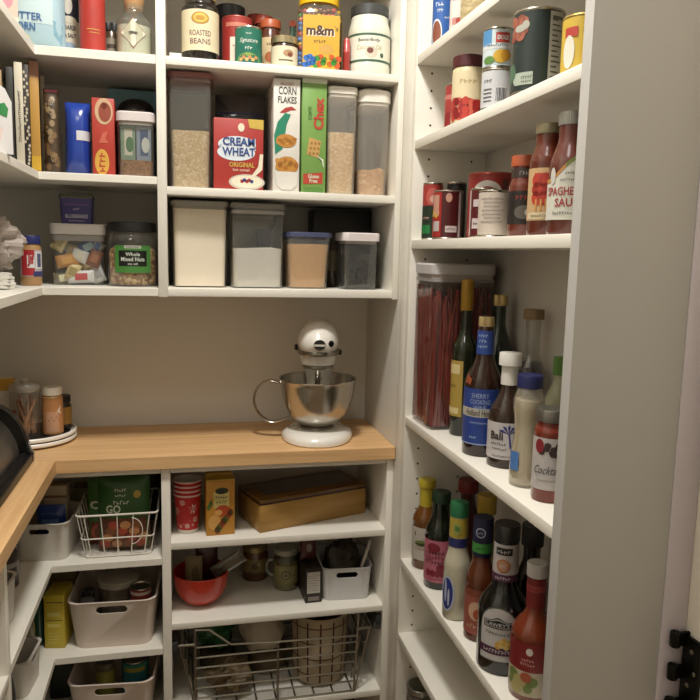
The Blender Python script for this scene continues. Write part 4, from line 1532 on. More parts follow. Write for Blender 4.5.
def jif(mb, sf, z0, z1):
    mb.rect(sf, -0.026, 0.004, z0 + 0.002, z1, 1, 2, 14)
    mb.rect(sf, -0.012, 0.004, z0 + 0.020, z1 - 0.012, 2, 3, 10)
    mb.rect(sf, 0.006, 0.024, z0 + 0.018, z1 - 0.004, 2, 3, 10)
    mb.rect(sf, 0.010, 0.020, z0 + 0.022, z1 - 0.008, 4, 4, 8)
    mb.rect(sf, 0.001, 0.028, z0, z0 + 0.012, 3, 3, 10)
    mb.text('Jif', sf, -0.004, (z0 + z1) / 2 + 0.006, 0.014, 1, 5, h=0.028, bold=0.05)


vessel('peanut_butter_jar', 'peanut butter jar with blue lid and red, white and blue label', 'jar', (-0.3520, 1.862, 1.3265), 20,
       [(0, 0.002), (0.0225, 0), (0.0240, 0.003), (0.0240, 0.090), (0.020, 0.096), (0.020, 0.098), (0, 0.098)], M('#b58a54', 0.35, coat=0.3), (0.0225, 0.098, 0.118, M('#232a6a', 0.4)),
       [('label', 0.0242, 0.022, 0.084, 0, 360, [M('#b9b0b8', 0.5), M('#b5242c', 0.45), M('#dcdad8', 0.5), M('#34386e', 0.5), M('#55597c', 0.5)], jif)], capname='lid')
mb = MB()
mb.blob(0.070, 0.048, 0.074, (0, 0, 0.064), 0.5, 26, 8, 52, 36, flat=0.002)
tag(mb.build('crumpled_bag', M('#b0a49c', 0.25, var=0.25, scale=40, coat=0.3), None, 20, (-0.4320, 1.690, 1.3265 + 0.036), 10), 'crumpled grey plastic bag at the left edge on top of the white filters', 'bag')
for k in range(5):
    mb = MB()
    ring = []
    for z in (0, 0.0052, 0.0064):
        ring.append([((0.048 + 0.003 * math.cos(9 * a + k) - (0.004 if z > 0.006 else 0)) * math.cos(a), (0.040 + 0.003 * math.cos(9 * a + k)) * math.sin(a), z + 0.001 * math.sin(5 * a)) for a in [2 * PI * i / 60 for i in range(60)]])
    mb.loft(ring)
    tag(mb.build('paper_filter', M('#d6d2c8', 0.7), None, 38, (-0.404 + 0.002 * (k % 2), 1.690 - 0.003 * k, 1.328 + 0.0068 * k), 13 * k), 'white paper filter in the low stack under the crumpled grey bag', 'filter', 'paper filters under the grey bag')

# ================================================================== UNDER THE COUNTER, corner bay
BINW = M('#cfc9bf', 0.45, var=0.02)
BING = M('#dccdc0', 0.5, var=0.02)
storage_bin('storage_bin', 'white bin with hand hole and blue packet on the corner shelf under the counter', (-0.3390, 1.900, 0.6465), -6, 0.136, 0.165, 0.097, BINW, 0.024, 0.90, (0.024, 0.0070, 0.077))


def bpk(mb, sf, w, h):
    mb.rect(sf, -w * 0.3, w * 0.3, h * 0.55, h * 0.72, 1, 1, 6, 2)
    scrib(mb, sf, 0, h * 0.84, w * 0.6, 0.008, 1, 3)


pouch('blue_packet', 'deep blue packet sticking out of the white corner bin', 'bag', (-0.3280, 1.880, 0.6515), -6, 0.070, 0.120, 0.030, [M('#20408c', 0.3, coat=0.3), M('#5c7cb8', 0.4)], bpk)
pack('cream_box', 'cream box standing behind the blue packet in the white corner bin', 'box', (-0.3200, 1.922, 0.6515), -6, 0.055, 0.030, 0.160, [M('#b5a58a', 0.55), M('#7a5a48', 0.5)], lambda mb, sf, w, h: mb.rect(sf, -w / 2, w / 2, h * 0.80, h * 0.84, 1, 1))
pack('olive_box', 'olive box at the back between the white bin and the wire basket', 'box', (-0.2700, 2.030, 0.6465), 0, 0.045, 0.06, 0.125, [M('#6a5f34', 0.55)])

# white wire basket with pouches
t = thing('wire_basket', 'small white wire basket of green pouches under the counter corner', 'basket', (-0.1630, 1.905, 0.6465), 0)
WW = M('#e6dfd2', 0.35, key='wire')


def bask_ring(w, d, z, r=0.012, n=5):
    return rring(w / 2, d / 2, z, r, n)


wt, dt, wb, db, hb = 0.196, 0.190, 0.160, 0.165, 0.114
for z, w, d, r in ((hb, wt, dt, 0.0026), (hb * 0.45, wb + (wt - wb) * 0.45, db + (dt - db) * 0.45, 0.0018), (0.003, wb, db, 0.0020)):
    MB().tube(bask_ring(w, d, z), r, 8, 0, True).build('hoop', WW, t)
for k in range(5):
    u = -0.5 + (k + 0.5) / 5
    for sg in (-1, 1):
        MB().tube([(u * wt, sg * dt / 2, hb), (u * wb, sg * db / 2, 0.003)], 0.0015, 6).build('wire', WW, t)
        MB().tube([(sg * wt / 2, u * dt, hb), (sg * wb / 2, u * db, 0.003)], 0.0015, 6).build('wire', WW, t)
    MB().tube([(u * wb, -db / 2, 0.003), (u * wb, db / 2, 0.003)], 0.0015, 6).build('wire', WW, t)
MB().tube([(wt * 0.18 + 0.026 * math.cos(PI * i / 10 - PI / 2), -dt / 2 - 0.003 + 0.004 * (i / 10) * 0, hb * 0.62 + 0.034 * math.sin(PI * i / 10 - PI / 2)) for i in range(11)], 0.0012, 6).build('handle', WW, t)


def gp1b(mb, sf, w, h):
    mb.rect(sf, -w * 0.5, w * 0.5, h * 0.0, h * 0.36, 1, 1, 10, 6)
    mb.text('CI', sf, -0.020, h * 0.62, 0.030, 3, 3, h=0.022, bold=0.04)
    mb.ell(sf, -0.008, h * 0.20, 0.026, 0.024, 2, 2)
    mb.ell(sf, 0.02, h * 0.27, 0.016, 0.018, 4, 3)


def gp2(mb, sf, w, h):
    mb.rect(sf, -w * 0.5, w * 0.5, h * 0.0, h * 0.46, 1, 1, 12, 6)
    scrib(mb, sf, -0.006, h * 0.84, 0.030, 0.008, 3, 3)
    scrib(mb, sf, -0.006, h * 0.77, 0.026, 0.006, 3, 3)
    scrib(mb, sf, -0.004, h * 0.68, 0.040, 0.010, 3, 3)
    mb.text('GO', sf, -0.024, h * 0.59, 0.036, 3, 3, h=0.022, bold=0.03)
    mb.ell(sf, 0.034, h * 0.78, 0.009, 0.010, 5, 2)
    for q in range(14):
        mb.ell(sf, -0.046 + 0.0072 * q, h * (0.10 + 0.09 * (q % 4)), 0.013, 0.011, (2, 4, 6)[q % 3], 3, 12)


pouch('food_pouch', 'green food pouch with big white lettering at the left of the wire basket', 'bag', (-0.2020, 1.905, 0.6520), 3, 0.080, 0.176, 0.034, [M('#3f6f2a', 0.35), M('#7d3a22', 0.45), M('#b5482c', 0.45), M('#d2d8c4', 0.5), M('#c9824c', 0.45)], gp1b)
pouch('food_pouch', 'large green food pouch with red and brown picture at the right of the wire basket', 'bag', (-0.1490, 1.858, 0.6520), -2, 0.128, 0.192, 0.044, [M('#2f5a26', 0.35), M('#6a3a20', 0.45), M('#b0462c', 0.45), M('#d2d8c4', 0.5), M('#c68a54', 0.45), M('#b59a3a', 0.5), M('#8a5228', 0.5)], gp2)
pouch('food_pouch', 'dark green pouch hidden at the back of the wire basket', 'bag', (-0.1620, 1.955, 0.6520), 0, 0.120, 0.188, 0.036, [M('#28401f', 0.4)])
pouch('snack_pouch', 'dark grey crinkled pouch behind the basket beside the divider', 'bag', (-0.1080, 2.060, 0.6465), 0, 0.090, 0.19, 0.05, [M('#3d3a30', 0.4, var=0.3)])

# grey bins
storage_bin('storage_bin', 'large grey bin with hand hole full of lidded tubs on the middle corner shelf', (-0.1740, 1.930, 0.4045), -3, 0.216, 0.245, 0.128, BING, 0.030, 0.88, (0.038, 0.0105, 0.106))
vessel('deli_tub', 'round clear-lidded tub standing in the large grey bin', 'tub', (-0.1740, 1.925, 0.4085), 0, [(0, 0.001), (0.042, 0), (0.046, 0.004), (0.0510, 0.112), (0.0510, 0.128), (0, 0.128)], CLEAR('#c9c4b8', 0.15, 0.45, '#a39c8e'),
       (0.0545, 0.124, 0.142, M('#b5aea2', 0.35, coat=0.3)), [], ([(0, 0.006), (0.043, 0.006), (0.048, 0.105), (0, 0.107)], M('#a08a70', 0.8)), capname='lid')
for q, (x, y, lb) in enumerate(((-0.2470, 1.895, 'black lid'), (-0.2470, 1.852, 'grey lid'))):
    vessel('spice_bottle', ['black-lidded bottle at the back left inside the large grey bin', 'silver-lidded bottle at the front left inside the large grey bin'][q], 'bottle', (x + 0.004 * q, y, 0.4085), 0,
           [(0, 0.001), (0.015, 0), (0.0165, 0.003), (0.0165, 0.088), (0.014, 0.094), (0.014, 0.098), (0, 0.098)], M('#3b322c', 0.3, coat=0.3), (0.0165, 0.098, 0.122 - 0.006 * q, [M('#24242a', 0.3, coat=0.4), M('#8f8d8c', 0.3, 0.6)][q]), [], capname='lid')
can('food_can', 'silver-topped can with red label at the right of the large grey bin', 'can', (-0.1120, 1.8660, 0.4085), 0, 0.0265, 0.135, [M('#a03a34', 0.45), M('#c9c0b2', 0.5)], lambda mb, sf, z0, z1: mb.rect(sf, -0.05, 0.05, z1 - 0.012, z1 - 0.004, 1, 1, 20))


def yb2(mb, sf, w, h):
    mb.rect(sf, -w * 0.42, w * 0.42, h * 0.86, h * 0.875, 1, 1)
    mb.rect(sf, -w * 0.42, w * 0.42, h * 0.52, h * 0.535, 1, 1)
    mb.rect(sf, -w * 0.34, w * 0.30, h * 0.60, h * 0.68, 2, 1)
    mb.rect(sf, -w * 0.34, w * 0.30, h * 0.40, h * 0.46, 2, 1)
    for q in range(4):
        mb.rect(sf, -w * 0.34, w * (0.1 + 0.06 * (q % 3)), h * (0.10 + 0.06 * q), h * (0.113 + 0.06 * q), 2, 1)


pack('yellow_carton', 'tall yellow carton left of the large grey bin', 'box', (-0.3170, 1.880, 0.4045), -8, 0.050, 0.080, 0.142, [M('#cfb82c', 0.45), M('#6f6418', 0.5), M('#e0d26c', 0.5)], yb2)
pack('pale_carton', 'pale yellow carton with red stripe behind the tall yellow one', 'box', (-0.3260, 2.040, 0.4045), 0, 0.070, 0.060, 0.200, [M('#8f7c48', 0.55), M('#9c3a24', 0.5)], lambda mb, sf, w, h: mb.rect(sf, -w / 2, w / 2, h * 0.72, h * 0.78, 1, 1))
storage_bin('storage_bin', 'lower grey bin with hand hole on the bottom corner shelf', (-0.1780, 1.920, 0.1905), -5, 0.212, 0.240, 0.124, BING, 0.030, 0.88, (0.038, 0.0105, 0.102))


def ygc(mb, sf, z0, z1):
    mb.rect(sf, -0.05, 0.05, z1 - 0.020, z1 - 0.006, 1, 1, 20)


vessel('spice_jar', 'yellow-green jar with dark cap standing in the lower grey bin', 'jar', (-0.2060, 1.875, 0.1945), 0, [(0, 0.001), (0.022, 0), (0.024, 0.003), (0.024, 0.112), (0.022, 0.118), (0.022, 0.122), (0, 0.122)], M('#8f8a34', 0.4, coat=0.3), (0.0235, 0.122, 0.142, M('#57503c', 0.4)), [], capname='lid')
can('food_can', 'teal and yellow banded can at the right of the lower grey bin', 'can', (-0.1310, 1.895, 0.1945), 0, 0.035, 0.135, [M('#2f7d8a', 0.4), M('#b5a43c', 0.5), M('#2f8a5a', 0.5)], lambda mb, sf, z0, z1: (mb.rect(sf, -0.03, 0.03, z1 - 0.022, z1 - 0.010, 1, 1, 20), mb.rect(sf, -0.05, 0.05, z1 - 0.008, z1 - 0.003, 2, 1, 20)))
pack('dark_carton', 'dark green carton at the left end of the bottom corner shelf', 'box', (-0.3250, 2.000, 0.1905), 0, 0.07, 0.08, 0.15, [M('#1f2a1e', 0.5)])

# left run under the counter
storage_bin('storage_bin', 'white bin of dark goods against the near divider of the left run', (-0.4100, 1.480, 0.6465), 84, 0.170, 0.120, 0.095, BINW, 0.022, 0.92, (0.022, 0.0065, 0.075), )
for q, (y, c, lb, s, h) in enumerate(((1.445, '#2a211c', 'dark jar with pale cap in the white bin by the near divider', 0.024, 0.115), (1.510, '#4a241c', 'dark red jar in the white bin by the near divider', 0.026, 0.125))):
    vessel('sauce_jar', lb, 'jar', (-0.400, y, 0.6505), 60, [(0, 0.001), (s * 0.92, 0), (s, 0.003), (s, h * 0.8), (s * 0.86, h * 0.86), (s * 0.86, h * 0.88), (0, h * 0.88)], M(c, 0.3, coat=0.3), (s * 0.95, h * 0.88, h, M(['#a79c8c', '#1c1a18'][q], 0.4)),
           [('label', s + 0.0003, h * 0.2, h * 0.6, 0, 360, [M(['#6a5644', '#8a8070'][q], 0.5)], None)], capname='lid')
vessel('sauce_jar', 'dark jar with grey ring label left of the white corner bin', 'jar', (-0.4050, 1.700, 0.6465), 30, [(0, 0.001), (0.032, 0), (0.034, 0.003), (0.034, 0.085), (0.030, 0.092), (0.030, 0.096), (0, 0.096)], M('#2e1e18', 0.3, coat=0.3), (0.033, 0.096, 0.118, M('#1d1b1a', 0.4)),
       [('label', 0.0344, 0.050, 0.062, 0, 360, [M('#8a857c', 0.5)], None)], capname='lid')
vessel('vinegar_bottle', 'squat bottle with red cap and clear body on the left run middle shelf', 'bottle', (-0.3860, 1.796, 0.4045), 20, bprof(0.026, 0.150, 0.090, 0.012, 0.130), CLEAR('#b8b4a0', 0.15, 0.5, '#a8a28c'), (0.0145, 0.1505, 0.180, M('#a02822', 0.4)), [])
vessel('green_bottle', 'slim green bottle beside the red-capped one on the left run middle shelf', 'bottle', (-0.3640, 1.872, 0.4045), 20, bprof(0.014, 0.140, 0.110, 0.009, 0.130), M('#2f5a44', 0.25, coat=0.4), (0.0105, 0.1405, 0.160, M('#3d6a50', 0.4)))
storage_bin('storage_bin', 'slim white bin on the left run middle shelf near the divider', (-0.3850, 1.690, 0.4045), 84, 0.115, 0.090, 0.085, BINW, 0.018, 0.92, (0.020, 0.006, 0.068))
pouch('dark_pouch', 'dark brown pouch on the left run middle shelf before the slim bin', 'bag', (-0.3750, 1.480, 0.4045), 70, 0.11, 0.13, 0.05, [M('#221c18', 0.4, var=0.3)])

# ================================================================== UNDER THE COUNTER, right bay
CUPR = M('#b01f1c', 0.45, key='cup')


def cup_mesh():
    mb = MB()
    mb.lathe([(0, 0.004), (0.0255, 0.004), (0.0265, 0.0), (0.0270, 0.001), (0.0278, 0.010)], 40, 1)
    mb.lathe([(0.0278, 0.010), (0.0350, 0.1005)], 40, 0)
    mb.lathe([(0.0350, 0.1005), (0.0372, 0.1010), (0.0378, 0.1030), (0.0368, 0.1052), (0.0350, 0.1048), (0.0348, 0.1025)], 40, 2)
    mb.lathe([(0.0348, 0.1025), (0.0268, 0.006), (0, 0.006)], 40, 1)

    def sf(s, z, k):
        r = 0.0278 + (0.0350 - 0.0278) * (z - 0.010) / 0.0905 + 0.00008 * k
        return (r * math.sin(s / 0.032), -r * math.cos(s / 0.032), z)
    rnd = random.Random(4)
    for s, z, r in ((0.014, 0.068, 0.015), (-0.014, 0.086, 0.009), (-0.002, 0.022, 0.0085), (-0.022, 0.020, 0.006), (0.022, 0.038, 0.010), (-0.034, 0.060, 0.013), (0.044, 0.070, 0.014), (0.036, 0.018, 0.006), (0.014, 0.024, 0.004), (-0.075, 0.05, 0.014), (0.085, 0.05, 0.014)):
        mb.star(sf, s, z, r, 2, 2, 8, 0.52, 0.2)
        mb.star(sf, s, z, r * 0.5, 3, 3, 6, 0.5, 0.1)
        mb.ell(sf, s, z, r * 0.14, r * 0.14, 2, 4, 8)
    for q in range(14):
        mb.ell(sf, rnd.uniform(-0.06, 0.06), rnd.uniform(0.015, 0.09), 0.0013, 0.0013, 2, 2, 6)
    return mb


names = ['bottom red snowflake paper cup of the nested stack', 'second cup from the bottom in the nested red stack', 'third cup from the bottom in the nested red stack', 'topmost red paper cup of the nested stack']
proto = None
for k in range(4):
    if proto is None:
        o = proto = cup_mesh().build('paper_cup', [CUPR, M('#d8d0c4', 0.5), M('#d6b4ac', 0.5), M('#b8584e', 0.5)])
    else:
        o = proto.copy()
        COL.objects.link(o)
    o.location = (0.010, 1.872, 0.6845 + 0.0122 * k)
    o.rotation_euler = (0, 0, 0.5 * k)
    tag(o, names[k], 'cup', 'nested red snowflake cups')


def juice(mb, sf, w, h):
    mb.rect(sf, -0.018, 0.022, h * 0.50, h * 0.80, 1, 1, 1)
    mb.ell(sf, 0.003, h * 0.815, 0.017, 0.0085, 2, 2)
    scrib(mb, sf, 0.003, h * 0.70, 0.032, 0.008, 2)
    scrib(mb, sf, 0.003, h * 0.61, 0.028, 0.008, 6)
    mb.ell(sf, 0.006, h * 0.45, 0.019, 0.015, 3, 3)
    mb.ell(sf, -0.006, h * 0.42, 0.010, 0.008, 4, 4)
    mb.poly(sf, [(-0.036, h * 0.52), (-0.024, h * 0.68), (-0.020, h * 0.58), (-0.030, h * 0.46)], 6, 2)
    for q in range(7):
        mb.ell(sf, -0.008 + 0.0055 * q, h * 0.10 + 0.0075 * q, 0.008, 0.010, (5, 6, 3)[q % 3], 3, 10)
    mb.ell(sf, -0.016, h * 0.24, 0.016, 0.02, 4, 2)


t = thing('drink_carton', 'orange drink carton with fruit picture beside the red cups', 'carton', (0.0910, 1.858, 0.6845), 3)
mb = MB()
mb.box(-0.0365, 0.0365, -0.034, 0.034, 0, 0.146, 0, 0.0012)
juice(mb, Flat(-0.034), 0.073, 0.146)
mb.build('body', [M('#c88a20', 0.4), M('#d6c272', 0.5), M('#25301c', 0.5), M('#b8481c', 0.45), M('#dba050', 0.45), M('#5b3a1c', 0.5), M('#4f6a24', 0.5)], t)
mb = MB()
mb.prism([(-0.0365, 0.1462), (0.0365, 0.1462), (0.0365, 0.1490), (-0.0365, 0.1490)], -0.034, 0.034)
mb.prism([(-0.034, 0.149), (0.034, 0.149), (0.032, 0.156), (-0.032, 0.156)], 0.004, 0.030)
mb.build('folded_top', M('#c9a030', 0.4), t)

t = thing('wooden_box', 'bamboo box with dark-edged glossy lid on the upper right under-counter shelf', 'box', (0.194, 1.818, 0.6845), 18)
BAM = WOOD('#b08848', '#957034', 'X', 'bamboo')
mb = MB()
W_, D_ = 0.328, 0.150
mb.box(0, W_, 0, D_, 0, 0.074, 0, 0.002)
mb.build('body', BAM, t)
mb = MB()
mb.box(0.0005, W_ - 0.0005, 0.0005, D_ - 0.0005, 0.0742, 0.0785)
mb.build('dark_seam', M('#3a1c14', 0.5), t)
mb = MB()
mb.box(0, W_, 0, D_, 0.0787, 0.088, 0, 0.002)
mb.build('lid', WOOD('#7d5c34', '#624522', 'X', 'lid', 0.25), t)
mb = MB()
mb.box(0.035, W_ - 0.020, 0.035, D_ - 0.020, 0.0882, 0.0887)
mb.build('lid_window', M('#4a3c28', 0.08, coat=0.5), t)

# red bowl and what sits in it
t = tag(MB().lathe([(0, 0.0), (0.026, 0.0), (0.030, 0.002), (0.046, 0.011), (0.061, 0.028), (0.070, 0.050), (0.0735, 0.078), (0.0745, 0.090), (0.0735, 0.0915), (0.0720, 0.090), (0.071, 0.078), (0.067, 0.051), (0.058, 0.031), (0.044, 0.015), (0.028, 0.006), (0, 0.005)], 56)
        .build('mixing_bowl', M('#b82a0c', 0.35, coat=0.4, var=0.03, key='bowl'), None, 38, (0.0440, 1.903, 0.4675)), 'red-orange bowl holding small bags on the middle under-counter shelf', 'bowl')


def tanp(mb, sf, w, h):
    mb.poly(sf, [(0.0, h * 0.2), (0.018, h * 0.35), (0.010, h * 0.8), (-0.006, h * 0.7)], 1, 2)


pouch('paper_bag', 'beige printed bag leaning at the left in the red bowl', 'bag', (0.0250, 1.890, 0.4920), -4, 0.046, 0.112, 0.022, [M('#7d6a48', 0.6), M('#5a4a2c', 0.6)], tanp)
pouch('dark_red_bag', 'dark maroon bag filling the middle of the red bowl', 'bag', (0.0600, 1.922, 0.4950), 4, 0.060, 0.138, 0.028, [M('#3d0d10', 0.35, coat=0.3)])
o = pouch('clear_bag', 'greyish clear bag flopping over the right rim of the red bowl', 'bag', (0.0760, 1.890, 0.5480), 0, 0.040, 0.095, 0.016, [CLEAR('#8c8270', 0.2, 0.5, '#7d7462')])
o.rotation_euler = (0, math.radians(58), 0)
G1 = CLEAR('#d6d0a8', 0.16, 0.04)


def goldlab(mb, sf, z0, z1):
    mb.ell(sf, 0.0, (z0 + z1) / 2, 0.010, 0.010, 1, 2)
    mb.ell(sf, 0.012, (z0 + z1) / 2 + 0.006, 0.006, 0.005, 2, 3)
    mb.rect(sf, -0.02, 0.02, z0 + 0.002, z0 + 0.005, 1, 2, 8)


vessel('preserve_jar', 'brown preserve jar with gold label farther back right of the red bowl', 'jar', (0.2030, 2.030, 0.4675), -6, [(0, 0.002), (0.036, 0), (0.039, 0.004), (0.039, 0.072), (0.034, 0.080), (0.034, 0.086), (0, 0.086)], M('#5c3a1c', 0.25, coat=0.4), (0.0365, 0.086, 0.102, M('#8f7d54', 0.35, 0.6)),
       [('label', 0.0393, 0.026, 0.066, -80, 80, [M('#7f6b3c', 0.5), M('#4a3a1c', 0.5), M('#a89a6a', 0.5)], goldlab)], capname='lid')


def pick(mb, sf, z0, z1):
    mb.ell(sf, 0, (z0 + z1) / 2, 0.013, 0.013, 1, 2)
    mb.ell(sf, 0, (z0 + z1) / 2, 0.010, 0.010, 0, 3)
    mb.ell(sf, 0, (z0 + z1) / 2, 0.004, 0.004, 1, 4)
    mb.rect(sf, -0.028, 0.028, z0 + 0.022, z0 + 0.024, 1, 1, 12)


t = vessel('pickle_jar', 'green pickle jar with pale lid and round emblem on the middle under-counter shelf', 'jar', (0.2840, 1.952, 0.4675), -8, [(0, 0.002), (0.034, 0), (0.0368, 0.004), (0.0368, 0.086), (0.031, 0.096), (0.031, 0.102)], G1, (0.0345, 0.102, 0.118, M('#9c9a88', 0.35, 0.2)),
           [('label', 0.0371, 0.022, 0.074, -62, 62, [M('#8d8450', 0.5), M('#4f4a34', 0.5)], pick)], ([(0, 0.004), (0.0345, 0.004), (0.0345, 0.084), (0, 0.090)], M('#7d7a36', 0.4, var=0.35, scale=70)), capname='lid')
MB().tube([(-0.036, 0, 0.080), (-0.050, 0, 0.078), (-0.056, 0, 0.062), (-0.054, 0, 0.046), (-0.044, 0, 0.034), (-0.037, 0, 0.034)], 0.0035, 10).build('handle', CLEAR('#c8c4b4', 0.2, 0.25), t)


def darkbx(mb, sf, w, h):
    mb.rect(sf, -w * 0.40, w * 0.38, h * 0.28, h * 0.90, 1, 1)
    for q in range(7):
        mb.rect(sf, -w * 0.33, w * (0.30 - 0.08 * (q % 2)), h * (0.36 + 0.07 * q), h * (0.372 + 0.07 * q), 2, 2)
    mb.rect(sf, -w * 0.34, w * 0.34, h * 0.06, h * 0.18, 3, 1)


pack('brown_carton', 'dark brown carton with white facts panel left of the small white bin', 'box', (0.3425, 1.898, 0.4675), 2, 0.046, 0.120, 0.098, [M('#241712', 0.45), M('#b9b2a8', 0.5), M('#6a645c', 0.5), M('#7a726a', 0.5)], darkbx)
pouch('maroon_pouch', 'maroon patterned pouch lying on the dark brown carton', 'bag', (0.338, 1.900, 0.566), 2, 0.044, 0.066, 0.03, [M('#4f1f20', 0.4), M('#8a7f78', 0.5)], lambda mb, sf, w, h: mb.ell(sf, 0, h * 0.6, 0.008, 0.012, 1, 2))
storage_bin('storage_bin', 'small white bin holding a dark bag on the middle under-counter shelf', (0.4420, 1.912, 0.4675), -4, 0.140, 0.160, 0.094, M('#c9c8c6', 0.45, var=0.02), 0.020, 0.92, (0.030, 0.0085, 0.074))
mb = MB()
mb.blob(0.050, 0.055, 0.068, (0, 0, 0.070), 0.28, 26, 3, 40, 26, flat=0.004)
tag(mb.build('dark_bag', M('#2a2112', 0.5, var=0.5, scale=60), None, 40, (0.4380, 1.915, 0.4735), 0), 'dark olive crinkled bag stuffed in the small white bin', 'bag')
for q, (x0, x1, c, lb) in enumerate(((0.4955, 0.4800, '#c9bfae', 'white spatula-like stick standing at the right of the small white bin'),)):
    mb = MB()
    mb.tube([(0.4780, 1.846, 0.545), (0.4860, 1.843, 0.580), (0.4990, 1.840, 0.625), (0.5000, 1.840, 0.635)], 0.0045, 10)
    tag(mb.build('bag_clip', M('#b3aa9c', 0.4)), 'long white bag clip on the right of the dark bag in the small bin', 'clip')

# ------------------------------------------------------------------ chrome pull-out wire drawer
CHR = M('#a8a49a', 0.28, 1.0, key='chrome')
t = thing('pull_out_basket', 'chrome pull-out wire basket at the bottom of the right bay', 'basket', (0, 0, 0))
XF0, XF1, YF, YB = 0.026, 0.462, 1.795, 2.085


def wire(name, pts, r=0.0026):
    MB().tube(pts, r, 8).build(name, CHR, t)


wire('upright', [(XF0, YF, 0.445), (XF0, YF, 0.222)], 0.0034)
wire('upright', [(XF1, YF, 0.447), (XF1 - 0.008, YF, 0.222)], 0.0034)
wire('upright', [(0.242, YF - 0.003, 0.382), (0.242, YF - 0.003, 0.222)], 0.0030)
wire('rim', [(XF0, YF, 0.443), (0.062, YF, 0.440), (0.118, YF, 0.394), (0.242, YF, 0.388), (XF1, YF, 0.383)], 0.0030)
for k in range(6):
    z = 0.365 - 0.0285 * k
    wire('crossbar', [(XF0, YF, z), (XF1 - 0.001 * k, YF, z)], 0.0024)
wire('crossbar', [(XF0, YF, 0.3935), (0.110, YF, 0.3935)], 0.0022)
for x in (XF0, XF1 - 0.006):
    sx = -0.040 if x == XF0 else 0.040
    for k in range(4):
        y = YF + 0.060 + 0.072 * k
        wire('side_wire', [(x + sx, y, 0.410), (x + sx * 0.1, y, 0.224)], 0.0022)
    wire('side_brace', [(x + sx, YF + 0.004, 0.405), (x + sx * 0.05, YF + 0.004, 0.224)], 0.0024)
    wire('side_rail', [(x, YF, 0.402), (x + sx, YF + 0.002, 0.402), (x + sx, YB, 0.402)], 0.0034)
    for k in range(3):
        f = 0.25 + 0.25 * k
        wire('side_wire', [(x + sx * (0.9 - f), YF + 0.004, 0.405 - 0.18 * f), (x + sx * (0.9 - f), YB, 0.405 - 0.18 * f)], 0.0022)
for k in range(9):
    x = XF0 + 0.004 + (XF1 - XF0 - 0.018) * k / 8
    wire('floor_wire', [(x, YF, 0.2235), (x, YB, 0.2235)], 0.0024)
for k in range(5):
    wire('back_wire', [(XF0, YB, 0.24 + 0.04 * k), (XF1 - 0.006, YB, 0.24 + 0.04 * k)], 0.0024)
MB().box(0.508, 0.5288, 1.800, 2.09, 0.392, 0.412, 0, 0.001).build('runner', M('#5b5a58', 0.4, 0.6), t)
MB().box(-0.0325, -0.018, 1.800, 2.09, 0.392, 0.412, 0, 0.001).build('runner', M('#5b5a58', 0.4, 0.6), t)
MB().box(0.5130, 0.5285, 1.796, 1.812, 0.410, 0.436, 0, 0.002).build('end_cap', M('#2e3034', 0.5), t)
MB().box(-0.0325, -0.020, 1.796, 1.812, 0.385, 0.412, 0, 0.002).build('end_cap', M('#2e3034', 0.5), t)

# in the chrome pull-out basket
t = thing('fabric_basket', 'beige cloth basket with dark grid pattern in the chrome pull-out basket', 'basket', (0.3740, 1.898, 0.2265), -8)
mb = MB()
mb.lathe([(0, 0.001), (0.068, 0), (0.074, 0.006), (0.0805, 0.170), (0.081, 0.195), (0.079, 0.197), (0.077, 0.193), (0.0765, 0.17), (0.070, 0.008), (0, 0.007)], 48)
sfc = lambda s, z, k: ((0.074 + 0.0065 * (z - 0.006) / 0.164 + 0.0004 * k) * math.sin(s / 0.078), -(0.074 + 0.0065 * (z - 0.006) / 0.164 + 0.0004 * k) * math.cos(s / 0.078), z)
for q in range(-5, 6):
    mb.rect(sfc, 0.036 * q - 0.0024, 0.036 * q + 0.0024, 0.008, 0.186, 1, 1, 1, 8)
for q in range(4):
    mb.rect(sfc, -0.21, 0.21, 0.030 + 0.046 * q, 0.034 + 0.046 * q, 2, 2, 60)
mb.build('body', [M('#a59478', 0.85, var=0.12, scale=300), M('#4a2c1e', 0.8), M('#6a4c38', 0.8)], t)
mb = MB()
mb.lathe([(0, 0.150), (0.075, 0.150), (0.05, 0.168), (0, 0.175)], 32)
mb.build('contents', M('#3a2c1c', 0.9, var=0.5, scale=60), t)
mb = MB()
mb.blob(0.062, 0.060, 0.060, (0, 0, 0.060), 0.22, 20, 13, 40, 26, flat=0.002)
tag(mb.build('white_bag', M('#b5aa98', 0.4, var=0.08), None, 40, (0.2130, 1.925, 0.3050), 0), 'pale grey plastic bag piled in the middle of the chrome pull-out basket', 'bag')
mb = MB()
mb.blob(0.062, 0.058, 0.044, (0, 0, 0.044), 0.35, 30, 17, 44, 26, flat=0.0)
tag(mb.build('onion_bag', M('#6e5a3a', 0.5, var=0.5, scale=45), None, 40, (0.1200, 1.862, 0.2275), 0), 'mesh-like tan bag low at the left middle of the chrome pull-out basket', 'bag')
mb = MB()
mb.blob(0.055, 0.060, 0.070, (0, 0, 0.075), 0.35, 24, 23, 44, 30, flat=0.0)
tag(mb.build('green_bag', M('#24602c', 0.3, coat=0.3, var=0.5, scale=50), None, 40, (0.0820, 1.985, 0.2900), 0), 'dark green leafy bag at the left of the chrome pull-out basket', 'bag')
pouch('brown_bag', 'brown bag lying low at the back left of the chrome pull-out basket', 'bag', (0.092, 1.985, 0.2275), 0, 0.10, 0.062, 0.09, [M('#4a3c26', 0.6)])
pouch('paper_sack', 'dull brown sack lying under the pale grey bag in the chrome pull-out basket', 'bag', (0.2300, 1.945, 0.2275), 0, 0.11, 0.078, 0.10, [M('#5c4c34', 0.6)])

